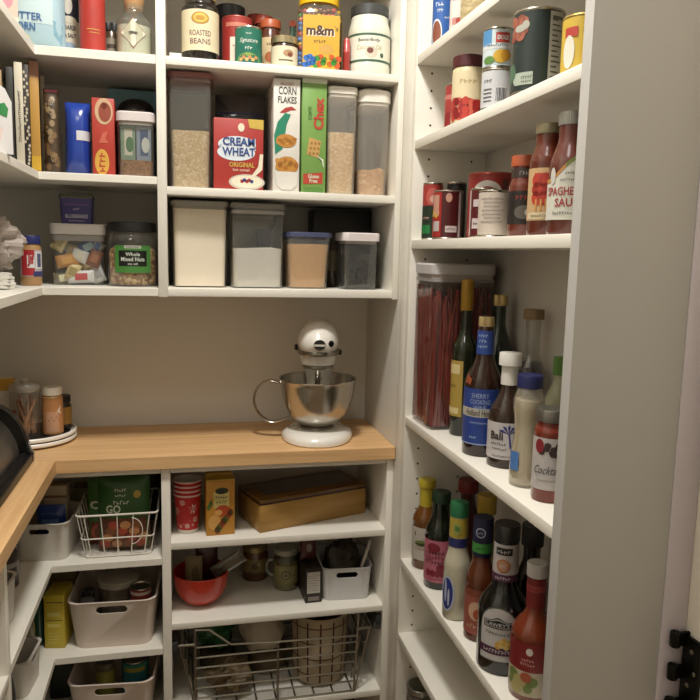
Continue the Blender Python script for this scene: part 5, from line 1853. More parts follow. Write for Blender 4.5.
# ================================================================== TALL UNIT, top shelf
def bluecan(mb, sf, z0, z1):
    mb.ell(sf, -0.014, z0 + 0.026, 0.0135, 0.030, 1, 2)
    mb.ell(sf, -0.014, z0 + 0.025, 0.0112, 0.027, 2, 3)
    scrib(mb, sf, -0.008, z0 + 0.088, 0.020, 0.010, 1)
    scrib(mb, sf, 0.012, z0 + 0.058, 0.016, 0.005, 1)
    scrib(mb, sf, -0.006, z0 + 0.074, 0.014, 0.007, 1)


can('nut_can', 'tall blue can with brown oval picture at the far end of the top right shelf', 'can', (0.585, 1.641, 1.8885), -22, 0.0249, 0.150, [M('#2f62ae', 0.35), M('#d8dcd8', 0.5), M('#8a4a34', 0.5)], bluecan)


def pinkb(mb, sf, w, h):
    mb.rect(sf, -w * 0.48, w * 0.48, h * 0.18, h * 0.30, 1, 1, 6)
    mb.rect(sf, -w * 0.48, w * 0.48, h * 0.62, h * 0.80, 2, 1, 6)
    mb.ell(sf, 0, h * 0.24, 0.008, 0.006, 3, 2)


pouch('snack_bag', 'small white and pink bag right of the tall blue can', 'bag', (0.583, 1.530, 1.8885), -24, 0.044, 0.11, 0.03, [M('#d6ccc4', 0.4), M('#c98a84', 0.5), M('#8a5a8c', 0.5), M('#b0443c', 0.5)], pinkb)
pouch('grain_bag', 'beige speckled bag right of the pink and white one on the top right shelf', 'bag', (0.586, 1.455, 1.8885), -24, 0.058, 0.12, 0.036, [SPECK('#b3a27a', '#9a8a60', '#c4b48e', 160)])

# ================================================================== TALL UNIT, cans shelf
CH = ['#a3201f', '#c23a2c', '#8a1418', '#d4604a']
can('food_can', 'narrow red can half hidden left of the maroon-lidded jar', 'can', (0.604, 1.590, 1.6925), -30, 0.024, 0.108, [M('#a83430', 0.45), M('#c9786a', 0.5), M('#8c1c20', 0.5)],
    lambda mb, sf, z0, z1: (mb.rect(sf, -0.05, 0.05, z1 - 0.03, z1 - 0.02, 1, 1, 20), mb.ell(sf, -0.012, z0 + 0.022, 0.012, 0.02, 2, 2)))


def cherry(mb, sf, z0, z1):
    rnd = random.Random(2)
    for q in range(34):
        mb.ell(sf, -0.038 + 0.0068 * (q % 12) + rnd.uniform(-0.002, 0.002), z0 + 0.011 + 0.013 * (q // 12) + rnd.uniform(-0.003, 0.004), 0.0075, 0.0085, 1 + q % 4, 2 + q % 3, 10)
    scrib(mb, sf, 0.0, z1 - 0.020, 0.036, 0.010, 5)


vessel('peanut_jar', 'cream jar with maroon lid and red berries printed round its base', 'jar', (0.587, 1.476, 1.6928), -22, [(0, 0.002), (0.0315, 0), (0.033, 0.003), (0.033, 0.110), (0.031, 0.114), (0, 0.114)], M('#cfc09a', 0.35, coat=0.3),
       (0.0340, 0.114, 0.137, M('#4f1a20', 0.4)), [('label', 0.0333, 0.004, 0.104, 0, 360, [M('#d8c8a2', 0.5)] + [M(c, 0.4) for c in CH] + [M('#c2a878', 0.5)], cherry)], capname='lid')


def whitecan(mb, sf, z0, z1):
    mb.rect(sf, -0.001, 0.021, z0 + 0.008, z0 + 0.036, 2, 1, 6)
    for q in range(8):
        mb.rect(sf, 0.000 + 0.0026 * q, 0.0012 + 0.0026 * q + 0.0004 * (q % 3), z0 + 0.010, z0 + 0.034, 1, 2, 1)
    scrib(mb, sf, -0.016, z1 - 0.018, 0.018, 0.006, 1)
    for q in range(4):
        mb.rect(sf, -0.026, -0.008, z0 + 0.010 + 0.007 * q, z0 + 0.012 + 0.007 * q, 1, 2, 4)


def dole(mb, sf, z0, z1):
    mb.rect(sf, -0.10, 0.10, z0 + 0.030, z0 + 0.040, 1, 1, 40)
    mb.rect(sf, -0.10, -0.012, z0 + 0.036, z1, 2, 1, 20)
    mb.rect(sf, -0.004, 0.022, z1 - 0.024, z1 - 0.006, 3, 2, 8)
    mb.text('DOLE', sf, 0.009, z1 - 0.015, 0.020, 1, 3, h=0.008, bold=0.04)
    scrib(mb, sf, 0.0, z0 + 0.036, 0.040, 0.005, 6)
    mb.ell(sf, 0.006, z0 + 0.016, 0.014, 0.012, 4, 2)
    mb.ell(sf, 0.016, z0 + 0.018, 0.010, 0.010, 5, 3)
    mb.ell(sf, -0.016, z0 + 0.010, 0.012, 0.007, 7, 2)


can('food_can', 'plain white can with barcode at the bottom of the two-can stack', 'can', (0.582, 1.319, 1.6925), -26, 0.0288, 0.074, [M('#c6c6c8', 0.45), M('#55565a', 0.5), M('#d6d6d6', 0.5)], whitecan)
can('food_can', 'blue and yellow fruit can with red logo on top of the white can', 'can', (0.582, 1.320, 1.7668), -26, 0.0282, 0.073, [M('#c3cfd0', 0.4), M('#d6d8d4', 0.5), M('#4a8cc0', 0.45), M('#bd3a30', 0.45), M('#d9ab28', 0.45), M('#c8901e', 0.45), M('#4c6a8a', 0.5), M('#5c8a3a', 0.5)], dole)


def bigc(mb, sf, z0, z1):
    mb.rect(sf, 0.018, 0.060, z0 + 0.002, z1 - 0.002, 1, 1, 14)
    for q in range(13):
        mb.rect(sf, 0.022, 0.034 + 0.004 * ((q * 5) % 3), z0 + 0.010 + 0.0082 * q, z0 + 0.0125 + 0.0082 * q, 2, 2, 4)
    mb.rect(sf, 0.022, 0.050, z1 - 0.014, z1 - 0.009, 2, 2, 6)
    for q in range(10):
        mb.ell(sf, -0.050 + 0.006 * (q % 5), z1 - 0.012 - 0.018 * (q // 5) - 0.004 * (q % 3), 0.009, 0.008, 3 + q % 2, 2, 10)
    mb.ell(sf, -0.032, z1 - 0.026, 0.012, 0.006, 1, 3)
    mb.ell(sf, -0.022, z1 - 0.022, 0.007, 0.007, 1, 3)
    mb.rect(sf, -0.036, -0.006, z0 + 0.008, z0 + 0.028, 5, 2, 8)
    mb.ell(sf, -0.036, z0 + 0.018, 0.008, 0.010, 5, 2)
    scrib(mb, sf, -0.016, z0 + 0.020, 0.020, 0.005, 2, 3)
    scrib(mb, sf, -0.016, z0 + 0.013, 0.018, 0.004, 2, 3)
    mb.ell(sf, -0.052, z0 + 0.030, 0.014, 0.016, 6, 2)


can('chocolate_can', 'large dark green-black can with white facts panel on the cans shelf', 'can', (0.5905, 1.177, 1.6925), -26, 0.0429, 0.134, [M('#26312f', 0.35), M('#aaa89c', 0.5), M('#54544e', 0.5), M('#a8624a', 0.5), M('#8a4634', 0.5), M('#a8b4a4', 0.5), M('#4c6a54', 0.5)], bigc)


def yelc(mb, sf, z0, z1):
    mb.rect(sf, -0.034, -0.012, z1 - 0.028, z1 - 0.014, 1, 2, 8)
    mb.ell(sf, -0.026, z0 + 0.030, 0.010, 0.024, 2, 2)
    scrib(mb, sf, 0.006, z1 - 0.020, 0.022, 0.006, 3)
    for q in range(6):
        scrib(mb, sf, 0.008, z1 - 0.032 - 0.0075 * q, 0.024, 0.0035, 3)


can('food_can', 'yellow can with red and white patch at the near end of the cans shelf', 'can', (0.598, 1.041, 1.6925), -24, 0.0325, 0.088, [M('#d2b035', 0.4), M('#b83a2c', 0.45), M('#d8d4c4', 0.5), M('#8a7428', 0.5)], yelc, rim=M('#c9b068', 0.3, 0.8))

# ================================================================== TALL UNIT, sauce shelf


def tom(mb, sf, z0, z1):
    mb.rect(sf, -0.10, 0.10, z0, z0 + 0.075, 2, 1, 40)
    mb.ell(sf, 0.004, z1 - 0.028, 0.016, 0.020, 1, 2)
    mb.ell(sf, 0.010, z1 - 0.034, 0.012, 0.010, 3, 3)
    mb.rect(sf, -0.030, 0.000, z0 + 0.010, z0 + 0.030, 4, 2, 8)
    scrib(mb, sf, -0.012, z0 + 0.046, 0.020, 0.006, 3)


can('food_can', 'tall red can with green lower label at the far end of the sauce shelf', 'can', (0.584, 1.663, 1.4565), -30, 0.0237, 0.133, [M('#a8322a', 0.45), M('#c4584a', 0.5), M('#1d2a1c', 0.45), M('#c9a090', 0.5), M('#1f7a3c', 0.45)], tom)
can('food_can', 'dark can with black top behind the dark red can on the sauce shelf', 'can', (0.628, 1.622, 1.4565), -20, 0.0225, 0.133, [M('#1c1a1a', 0.4), M('#34403a', 0.5)], lambda mb, sf, z0, z1: mb.rect(sf, -0.05, 0.05, z1 - 0.05, z1 - 0.045, 1, 1, 20))


def rb(mb, sf, z0, z1):
    mb.rect(sf, -0.046, -0.010, z0, z1, 1, 1, 14)
    mb.rect(sf, -0.036, -0.016, z1 - 0.052, z1 - 0.006, 2, 2, 8)
    mb.poly(sf, [(-0.040, z0 + 0.044), (-0.022, z0 + 0.040), (-0.014, z0 + 0.054), (-0.034, z0 + 0.060)], 3, 3)
    mb.rect(sf, -0.032, -0.014, z0 + 0.012, z0 + 0.034, 4, 3, 8)
    mb.rect(sf, 0.000, 0.026, z0 + 0.010, z0 + 0.024, 4, 2, 8)
    scrib(mb, sf, 0.013, z0 + 0.017, 0.020, 0.005, 5, 3)
    mb.rect(sf, 0.030, 0.038, z0, z1, 4, 1, 3)
    mb.ell(sf, 0.006, z1 - 0.012, 0.007, 0.010, 2, 2)


can('food_can', 'dark red can with yellow and white marks standing at the sauce shelf edge', 'can', (0.5800, 1.548, 1.4565), -28, 0.0325, 0.106, [M('#4a1416', 0.35), M('#a8241c', 0.4), M('#c4907a', 0.5), M('#d6ac2c', 0.5), M('#b8aaa8', 0.5), M('#5a3a3a', 0.5)], rb, rim=M('#a09088', 0.3, 0.8))


def rw(mb, sf, z0, z1):
    mb.ell(sf, -0.010, z0 + 0.088, 0.032, 0.026, 1, 2, 30)
    mb.ell(sf, -0.010, z0 + 0.082, 0.028, 0.020, 2, 3, 30)
    scrib(mb, sf, -0.008, z0 + 0.094, 0.040, 0.010, 3, 4)
    mb.rect(sf, 0.022, 0.034, z1 - 0.030, z1 - 0.010, 3, 2, 6)


can('food_can', 'big red can with white arch at the back of the sauce shelf', 'can', (0.640, 1.450, 1.4565), -24, 0.0490, 0.136, [M('#9c2a24', 0.4), M('#cfc9c0', 0.5), M('#a8342c', 0.4), M('#5a2a28', 0.5)], rw, rim=M('#b0584e', 0.35, 0.5))


def dr(mb, sf, z0, z1):
    mb.rect(sf, -0.020, 0.006, z1 - 0.032, z1 - 0.018, 1, 2, 6)
    mb.rect(sf, -0.022, 0.006, z0 + 0.014, z0 + 0.034, 1, 2, 6)
    scrib(mb, sf, -0.008, z0 + 0.024, 0.020, 0.006, 2, 3)
    mb.rect(sf, -0.038, -0.028, z0, z1, 1, 1, 3)


can('food_can', 'dark red can with two white tags between the red can and the white-labelled can', 'can', (0.5910, 1.3790, 1.4565), -24, 0.0255, 0.098, [M('#5c1a1c', 0.35), M('#c2b4b2', 0.5), M('#5a3a3a', 0.5)], dr)


def wl(mb, sf, z0, z1):
    mb.text('NUTRITION', sf, 0.0, z1 - 0.012, 0.044, 1, 2, h=0.0055, bold=0.01)
    for q in range(6):
        scrib(mb, sf, -0.002 + 0.002 * (q % 2), z1 - 0.021 - 0.0068 * q, 0.042 - 0.006 * (q % 3), 0.0038, 1)


can('food_can', 'white-labelled can of small grey print in the middle of the sauce shelf', 'can', (0.5820, 1.3070, 1.4565), -26, 0.0284, 0.088, [M('#c9bcae', 0.5), M('#6e665e', 0.5)], lambda mb, sf, z0, z1: [scrib(mb, sf, -0.002 + 0.002 * (q % 2), z1 - 0.012 - 0.0072 * q, 0.044 - 0.006 * (q % 3), 0.0042, 1) for q in range(7)])


def orl(mb, sf, z0, z1):
    mb.ell(sf, 0.002, (z0 + z1) / 2 - 0.008, 0.016, 0.012, 1, 2)
    scrib(mb, sf, 0.006, (z0 + z1) / 2 + 0.018, 0.036, 0.009, 2)
    mb.ell(sf, 0.010, (z0 + z1) / 2 - 0.008, 0.006, 0.006, 3, 3)


vessel('sauce_jar', 'orange-lidded jar with black label on the sauce shelf', 'jar', (0.6000, 1.2200, 1.4565), -28, [(0, 0.002), (0.024, 0), (0.0258, 0.003), (0.0258, 0.086)] + cosprof(0.0258, 0.086, 0.022, 0.106) + [(0.022, 0.124), (0, 0.124)], M('#6e3020', 0.22, coat=0.4),
       (0.0238, 0.124, 0.143, M('#b8552a', 0.4)), [('label', 0.0260, 0.022, 0.080, 0, 360, [M('#1f1a18', 0.45), M('#5a544c', 0.5), M('#8a2c24', 0.5), M('#a8a49a', 0.5)], orl),
                                                    ('neck_label', 0.0224, 0.104, 0.120, 0, 360, [M('#3a2c28', 0.45), M('#8f8880', 0.5)], lambda mb, sf, z0, z1: scrib(mb, sf, 0, (z0 + z1) / 2, 0.016, 0.008, 1))], capname='lid')


def pastas(mb, sf, z0, z1):
    for q in range(9):
        mb.ell(sf, -0.014 + 0.012 * (q % 3), z0 + 0.036 + 0.014 * (q // 3), 0.012, 0.012, 1 + q % 2, 2, 12)
    for q in range(5):
        mb.rect(sf, -0.018 + 0.008 * q, -0.015 + 0.008 * q, z0 + 0.016, z0 + 0.034, 3, 3, 1)
    mb.rect(sf, -0.034, 0.034, z0 + 0.002, z0 + 0.013, 4, 2, 10)
    scrib(mb, sf, 0, z0 + 0.0075, 0.05, 0.005, 5, 3)
    scrib(mb, sf, 0, z1 - 0.012, 0.044, 0.010, 1, 2)


vessel('pasta_sauce_jar', 'tall pasta sauce jar with tomato-picture label on the sauce shelf', 'jar', (0.5895, 1.1140, 1.4565), -28, [(0, 0.002), (0.028, 0), (0.0298, 0.004), (0.0298, 0.118)] + cosprof(0.0298, 0.118, 0.0215, 0.150) + [(0.0215, 0.166), (0, 0.166)], M('#642a18', 0.22, coat=0.3, var=0.15, scale=60),
       (0.0232, 0.164, 0.180, M('#8d8468', 0.35, 0.4)), [('label', 0.0300, 0.024, 0.108, 0, 360, [M('#cfa878', 0.5), M('#c23a26', 0.45), M('#a82c1c', 0.45), M('#d69a4a', 0.5), M('#d2c09c', 0.5), M('#7a6a4c', 0.5)], pastas)], capname='lid')


def spag(mb, sf, z0, z1):
    pts = [(-0.046, z0 + 0.092), (-0.020, z0 + 0.072), (0.0, z0 + 0.092), (0.02, z0 + 0.105), (0.05, z0 + 0.112), (0.05, z0 + 0.006), (-0.046, z0 + 0.006)]
    n = 24
    g0 = []
    for i in range(n):
        s0, s1 = -0.046 + 0.096 * i / n, -0.046 + 0.096 * (i + 1) / n
        f = lambda s: z0 + 0.056 + 0.034 * (0.5 - 0.5 * math.cos(PI * min(1, max(0, (s + 0.036) / 0.05))))
        vs = [sf(s0, z0, 2), sf(s1, z0, 2), sf(s1, f(s1), 2), sf(s0, f(s0), 2)]
        mb.add(vs, [(0, 1, 2, 3)], 1)
        vs = [sf(s0, f(s0), 3), sf(s1, f(s1), 3), sf(s1, f(s1) + 0.006, 3), sf(s0, f(s0) + 0.006, 3)]
        mb.add(vs, [(0, 1, 2, 3)], 2 if i > 9 else 3)
    mb.ell(sf, -0.026, z0 + 0.066, 0.005, 0.013, 5, 4)
    scrib(mb, sf, 0.004, z0 + 0.070, 0.020, 0.004, 6, 4)
    scrib(mb, sf, 0.002, z0 + 0.060, 0.030, 0.004, 6, 4)
    mb.text('SPAGHETTI', sf, -0.006, z0 + 0.043, 0.060, 4, 4, h=0.013, bold=0.02)
    mb.text('SAUCE', sf, 0.002, z0 + 0.026, 0.044, 4, 4, h=0.013, bold=0.02)
    scrib(mb, sf, 0.0, z0 + 0.010, 0.046, 0.005, 6, 4)


vessel('pasta_sauce_jar', 'spaghetti sauce jar with large white lettered label at the near end of the sauce shelf', 'jar', (0.5880, 1.0400, 1.4565), -30, [(0, 0.002), (0.030, 0), (0.0318, 0.004), (0.0318, 0.100)] + cosprof(0.0318, 0.100, 0.0200, 0.150, 10) + [(0.0200, 0.168), (0, 0.168)], M('#643024', 0.22, coat=0.3, var=0.15, scale=60),
       (0.0215, 0.166, 0.186, M('#9a9890', 0.35, 0.5)), [('label', 0.0320, 0.022, 0.0221, 0, 360, [M('#c4bca8', 0.5), M('#d2cfc2', 0.5), M('#7c8a44', 0.5), M('#c48a44', 0.5), M('#a83e36', 0.45), M('#c8c4bc', 0.5), M('#5f6258', 0.5)], spag)], capname='lid')

# ================================================================== TALL UNIT, bottle shelf
t = thing('licorice_container', 'large clear square container of dark red licorice twists with white lid', 'container', (0.6330, 1.6260, 1.0150), 0)
mb = MB()
mb.loft([rring(0.073, 0.069, 0, 0.02), rring(0.0765, 0.0722, 0.006, 0.022), rring(0.0770, 0.0735, 0.362, 0.022)], 0, True, False)
mb.build('body', CLEAR('#f0e8e4', 0.10, 0.02), t)
mb = MB()
mb.loft([rring(0.0755, 0.072, 0.352, 0.022), rring(0.0755, 0.072, 0.3625, 0.022), rring(0.0790, 0.0755, 0.3625, 0.024), rring(0.0790, 0.0755, 0.383, 0.024), rring(0.075, 0.072, 0.387, 0.022)])
mb.build('lid', M('#b9b4b2', 0.4), t)
mb = MB()
mb.loft([rring(0.0770, 0.0740, 0.345, 0.022), rring(0.0770, 0.0740, 0.352, 0.022)], 0, False, False)
mb.build('rim_band', M('#8f8a88', 0.4), [c for c in t.children if c.name.startswith('lid')][0])
mb = MB()
rnd = random.Random(31)
for q in range(150):
    side = q % 4
    u = rnd.uniform(-0.067, 0.067)
    w = rnd.uniform(0.056, 0.068)
    px, py = (u, -w) if side in (0, 1) else (-w, u) if side == 2 else (w, u)
    z1_ = rnd.uniform(0.28, 0.335)
    bow = rnd.uniform(-0.016, 0.016)
    ph = rnd.uniform(0, 6)
    pts = []
    for k in range(9):
        f = k / 8
        sway = bow * math.sin(PI * f) + 0.004 * math.sin(5 * f + ph)
        x_, y_ = (px + sway, py) if side in (0, 1) else (px, py + sway)
        pts.append((max(-0.067, min(0.067, x_)), max(-0.0655, min(0.0655, y_)), 0.008 + (z1_ - 0.008) * f))
    mb.tube(pts, 0.0042, 6, q % 3)
mb.loft([rring(0.048, 0.048, 0.006, 0.02), rring(0.048, 0.048, 0.29, 0.02)], 2)
stuff(mb.build('licorice_twists', [M('#6e1c16', 0.3, coat=0.3), M('#561412', 0.3, coat=0.3), M('#85281c', 0.3, coat=0.3)], t))

t = vessel('oil_bottle', 'slim dark oil bottle with mustard capsule and yellow label', 'bottle', (0.6230, 1.5170, 1.0150), -88, [(0, 0.002), (0.026, 0), (0.0285, 0.004), (0.0285, 0.195)] + cosprof(0.0285, 0.195, 0.0125, 0.245, 10) + [(0.0125, 0.350), (0, 0.350)], M('#1f2414', 0.12, coat=0.3),
           None, [('label', 0.0288, 0.045, 0.172, -62, 62, [M('#b0923c', 0.5), M('#d6c48a', 0.5), M('#6a5420', 0.5)], lambda mb, sf, z0, z1: (mb.rect(sf, -0.024, 0.024, z1 - 0.030, z1 - 0.008, 1, 2, 10), mb.rect(sf, -0.024, 0.024, z0 + 0.006, z0 + 0.020, 1, 2, 10), scrib(mb, sf, 0, z0 + 0.07, 0.034, 0.010, 2)))])
MB().lathe([(0, 0.284), (0.0132, 0.284), (0.0138, 0.286), (0.0138, 0.352), (0.0128, 0.354), (0, 0.354)], 28).build('capsule', M('#a67f24', 0.4, 0.2), t)
t = vessel('wine_bottle', 'dark green bottle with gold ringed cap behind the sherry bottle', 'bottle', (0.6890, 1.4840, 1.0150), -24, bprof(0.031, 0.300, 0.19, 0.0135, 0.262), M('#16241a', 0.12, coat=0.3), (0.0155, 0.298, 0.322, M('#b09a68', 0.3, 0.7)))


def sher(mb, sf, z0, z1):
    mb.rect(sf, -0.11, 0.11, z0 + 0.058, z0 + 0.076, 1, 1, 50)
    mb.text('Holland House', sf, 0.0, z0 + 0.067, 0.060, 2, 2, h=0.013, bold=0.01)
    mb.text('SHERRY', sf, 0.0, z1 - 0.014, 0.036, 3, 2, h=0.0095)
    mb.text('COOKING', sf, 0.0, z1 - 0.0265, 0.042, 3, 2, h=0.0095)
    mb.text('WINE', sf, 0.0, z1 - 0.039, 0.026, 3, 2, h=0.0095)
    scrib(mb, sf, 0, z0 + 0.046, 0.040, 0.004, 3)
    scrib(mb, sf, -0.012, z0 + 0.016, 0.016, 0.006, 3)
    mb.rect(sf, -0.10, 0.10, z0 + 0.001, z0 + 0.003, 3, 2, 50)


t = vessel('cooking_wine_bottle', 'sherry cooking wine bottle with blue labels and gold cap', 'bottle', (0.6040, 1.3620, 1.0150), -32, [(0, 0.002), (0.0365, 0), (0.0392, 0.004), (0.0392, 0.140)] + cosprof(0.0392, 0.140, 0.0175, 0.212, 12) + [(0.0165, 0.262), (0.0150, 0.266), (0, 0.266)], M('#2c170e', 0.10, coat=0.3),
           (0.0158, 0.264, 0.284, M('#c2ac7c', 0.3, 0.7)), [('label', 0.0394, 0.024, 0.140, 0, 360, [M('#22408e', 0.4), M('#b6b0a0', 0.5), M('#33302c', 0.5), M('#9fb0d0', 0.5)], sher)])
mb = MB()
sfn = lambda s, z, k: ((0.0178 - 0.0012 * (z - 0.212) / 0.05 + 0.0004 * k) * math.sin(s / 0.017), -(0.0178 - 0.0012 * (z - 0.212) / 0.05 + 0.0004 * k) * math.cos(s / 0.017), z)
mb.rect(sfn, -0.0534, 0.0534, 0.208, 0.256, 0, 1, 30, 1)
for q, tx in enumerate(('Your', 'cooking', 'Wine')):
    scrib(mb, sfn, -0.003, 0.246 - 0.011 * q, 0.020 - 0.004 * (q % 2), 0.006, 1, 2)
mb.build('neck_label', [M('#25458f', 0.4), M('#a8b6d2', 0.5)], t)
mb = MB()
sfs = Cyl(0.0385)
mb.poly(lambda s, z, k: ((0.0390 - 0.0035 * max(0, (z - 0.140) / 0.03) ** 1.5 + 0.0004 * k) * math.sin(s / 0.038), -(0.0390 - 0.0035 * max(0, (z - 0.140) / 0.03) ** 1.5 + 0.0004 * k) * math.cos(s / 0.038), z), [(-0.040, 0.150), (-0.022, 0.146), (-0.020, 0.158), (-0.034, 0.168)], 0, 2)
mb.build('fruit_sticker', [M('#9a4a28', 0.5)], t)
t = vessel('clear_bottle', 'clear bottle with wooden-brown cap and dark liquid at the back of the bottle shelf', 'bottle', (0.6930, 1.3320, 1.0150), -26, [(0, 0.002), (0.026, 0), (0.0285, 0.004), (0.0285, 0.170)] + cosprof(0.0285, 0.170, 0.0150, 0.215, 8) + [(0.0150, 0.282)], CLEAR('#cfcdc6', 0.2, 0.08), (0.0205, 0.282, 0.302, M('#80683e', 0.5)), [],
           ([(0, 0.004), (0.026, 0.004), (0.026, 0.168)] + cosprof(0.026, 0.168, 0.0190, 0.195, 4) + [(0, 0.196)], M('#1f1613', 0.2)))


def bali(mb, sf, z0, z1):
    for q in range(5):
        a = 0.5 + 0.55 * q
        mb.poly(sf, [(0.010, z1 - 0.022), (0.010 + 0.016 * math.cos(a - 0.18), z1 - 0.022 + 0.016 * math.sin(a - 0.18)), (0.010 + 0.023 * math.cos(a), z1 - 0.024 + 0.021 * math.sin(a)), (0.010 + 0.014 * math.cos(a + 0.18), z1 - 0.022 + 0.014 * math.sin(a + 0.18))], 1, 2)
    mb.poly(sf, [(0.009, z1 - 0.022), (0.012, z1 - 0.022), (0.016, z1 - 0.050), (0.012, z1 - 0.050)], 1, 2)
    mb.text('Bali', sf, -0.014, z0 + 0.046, 0.026, 2, 3, h=0.016, bold=0.03)
    scrib(mb, sf, -0.010, z0 + 0.030, 0.032, 0.006, 2)
    scrib(mb, sf, -0.008, z0 + 0.020, 0.030, 0.005, 2)
    scrib(mb, sf, 0.000, z0 + 0.006, 0.046, 0.004, 2)


t = vessel('sauce_bottle', 'brown sauce bottle with white cap and palm tree label', 'bottle', (0.6190, 1.2750, 1.0150), -34, [(0, 0.002), (0.034, 0), (0.0372, 0.004), (0.0372, 0.094)] + cosprof(0.0372, 0.094, 0.0150, 0.160, 12) + [(0.0150, 0.172), (0, 0.172)], M('#33231a', 0.12, coat=0.3), None,
           [('label', 0.0375, 0.018, 0.090, -78, 78, [M('#bdb7b6', 0.5), M('#34387c', 0.5), M('#3a2e2c', 0.5)], bali)])
mb = MB()
ribbed(mb, 0.0215, 0.198, 0.222, 44)
mb.lathe([(0, 0.160), (0.0165, 0.160), (0.0160, 0.196), (0.0185, 0.199)], 32)
mb.build('cap', M('#dcd8cf', 0.35), t)
t = vessel('dressing_bottle', 'waisted bottle of creamy dressing with navy cap', 'bottle', (0.6000, 1.1530, 1.0150), -30, [(0, 0.002), (0.026, 0), (0.0288, 0.004), (0.0292, 0.030), (0.0275, 0.060), (0.0230, 0.095), (0.0240, 0.118), (0.0275, 0.140), (0.0270, 0.158), (0.0215, 0.172), (0.0205, 0.178), (0, 0.178)], CLEAR('#ece6d8', 0.2, 0.25, '#d6cdb8'),
           (0.0225, 0.177, 0.200, M('#1c2256', 0.4)), [], ([(0, 0.004), (0.024, 0.004), (0.0268, 0.008), (0.0272, 0.030), (0.0255, 0.060), (0.0210, 0.095), (0.0220, 0.118), (0.0255, 0.140), (0.024, 0.156), (0, 0.158)], M('#cfc6ae', 0.6, var=0.05)))
mb = MB()
sfd = Cyl(0.0296)
mb.rect(sfd, -0.032, -0.012, 0.030, 0.064, 0, 1, 6)
mb.build('label', [M('#4a7cc0', 0.45)], t)


def cock(mb, sf, z0, z1):
    for q in range(7):
        mb.ell(sf, -0.012 + 0.005 * q + 0.003 * (q % 2), z0 + 0.064 + 0.006 * (q % 3), 0.006, 0.005, 1, 2, 9)
    mb.ell(sf, -0.016, z0 + 0.074, 0.008, 0.012, 2, 3)
    mb.ell(sf, 0.012, z0 + 0.060, 0.010, 0.004, 1, 3)
    mb.text('Cocktail', sf, -0.002, z0 + 0.034, 0.044, 3, 3, h=0.014, slant=0.3)
    scrib(mb, sf, 0, z0 + 0.016, 0.034, 0.004, 4)


vessel('sauce_jar', 'cocktail sauce jar with metal lid and script label, nearest jar on the bottle shelf', 'jar', (0.6030, 1.0740, 1.0150), -34, [(0, 0.002), (0.026, 0), (0.0284, 0.004), (0.0284, 0.118)] + cosprof(0.0284, 0.118, 0.0245, 0.130, 5) + [(0.0245, 0.138), (0, 0.138)], M('#7a2c1a', 0.14, coat=0.3, var=0.2, scale=80),
       (0.0270, 0.136, 0.156, M('#77736a', 0.3, 0.7)), [('label', 0.0286, 0.022, 0.110, 0, 360, [M('#b8b2ae', 0.5), M('#3a2a2a', 0.5), M('#8a1c26', 0.5), M('#3f3a38', 0.5), M('#85807c', 0.5)], cock)], capname='lid')
t = vessel('green_bottle', 'squeeze bottle with green cap and pale body behind the cocktail sauce', 'bottle', (0.6900, 1.2120, 1.0150), -30, [(0, 0.002), (0.024, 0), (0.0265, 0.004), (0.0265, 0.130)] + cosprof(0.0265, 0.130, 0.010, 0.185, 8) + [(0.010, 0.190), (0, 0.190)], M('#a3a284', 0.35), (0.0130, 0.188, 0.222, M('#5f8a3c', 0.4)),
           [('label', 0.0267, 0.030, 0.115, 0, 360, [M('#8a9a4c', 0.5)], None)])

# ================================================================== TALL UNIT, marinade shelf
Z5 = 0.6385


def lab_y(mb, sf, z0, z1):
    mb.poly(sf, [(-0.020, z1 - 0.010), (0.026, z1 - 0.036), (0.026, z1 - 0.048), (-0.020, z1 - 0.022)], 1, 2)
    mb.ell(sf, -0.002, z0 + 0.044, 0.018, 0.008, 2, 2)
    mb.rect(sf, -0.018, 0.012, z0 + 0.040, z0 + 0.044, 1, 3, 4)
    scrib(mb, sf, -0.004, z0 + 0.030, 0.026, 0.006, 3)


vessel('dressing_bottle', 'amber dressing bottle with yellow cap at the far end of the marinade shelf', 'bottle', (0.5960, 1.6560, Z5), -34, [(0, 0.002), (0.031, 0), (0.0335, 0.004), (0.0335, 0.122)] + cosprof(0.0335, 0.122, 0.0165, 0.168, 8) + [(0.0150, 0.200), (0, 0.200)], M('#6a3e10', 0.12, coat=0.3),
       None, [('label', 0.0338, 0.024, 0.108, -70, 70, [M('#b3aba0', 0.5), M('#2c2624', 0.5), M('#6a7a3c', 0.5), M('#8a3a30', 0.5)], lab_y)], extra=None).name
t = bpy.data.objects['dressing_bottle.001'] if 'dressing_bottle.001' in bpy.data.objects else bpy.data.objects['dressing_bottle']
mb = MB()
mb.lathe([(0, 0.158), (0.0185, 0.158), (0.0180, 0.205), (0.0205, 0.208)], 32)
ribbed(mb, 0.0212, 0.207, 0.226, 44)
mb.build('cap', M('#b8a41e', 0.35), t)


def lab_p(mb, sf, z0, z1):
    mb.ell(sf, -0.006, z1 - 0.018, 0.016, 0.012, 1, 2)
    for q in range(3):
        scrib(mb, sf, -0.002, z0 + 0.072 - 0.011 * q, 0.046, 0.010, 2 if q != 1 else 1, 3)
    mb.ell(sf, 0.014, z0 + 0.036, 0.012, 0.009, 1, 2)
    for q in range(4):
        mb.ell(sf, -0.018 + 0.012 * q, z0 + 0.022, 0.007, 0.009, 1, 2, 10)
    scrib(mb, sf, 0, z0 + 0.008, 0.036, 0.006, 1, 2)


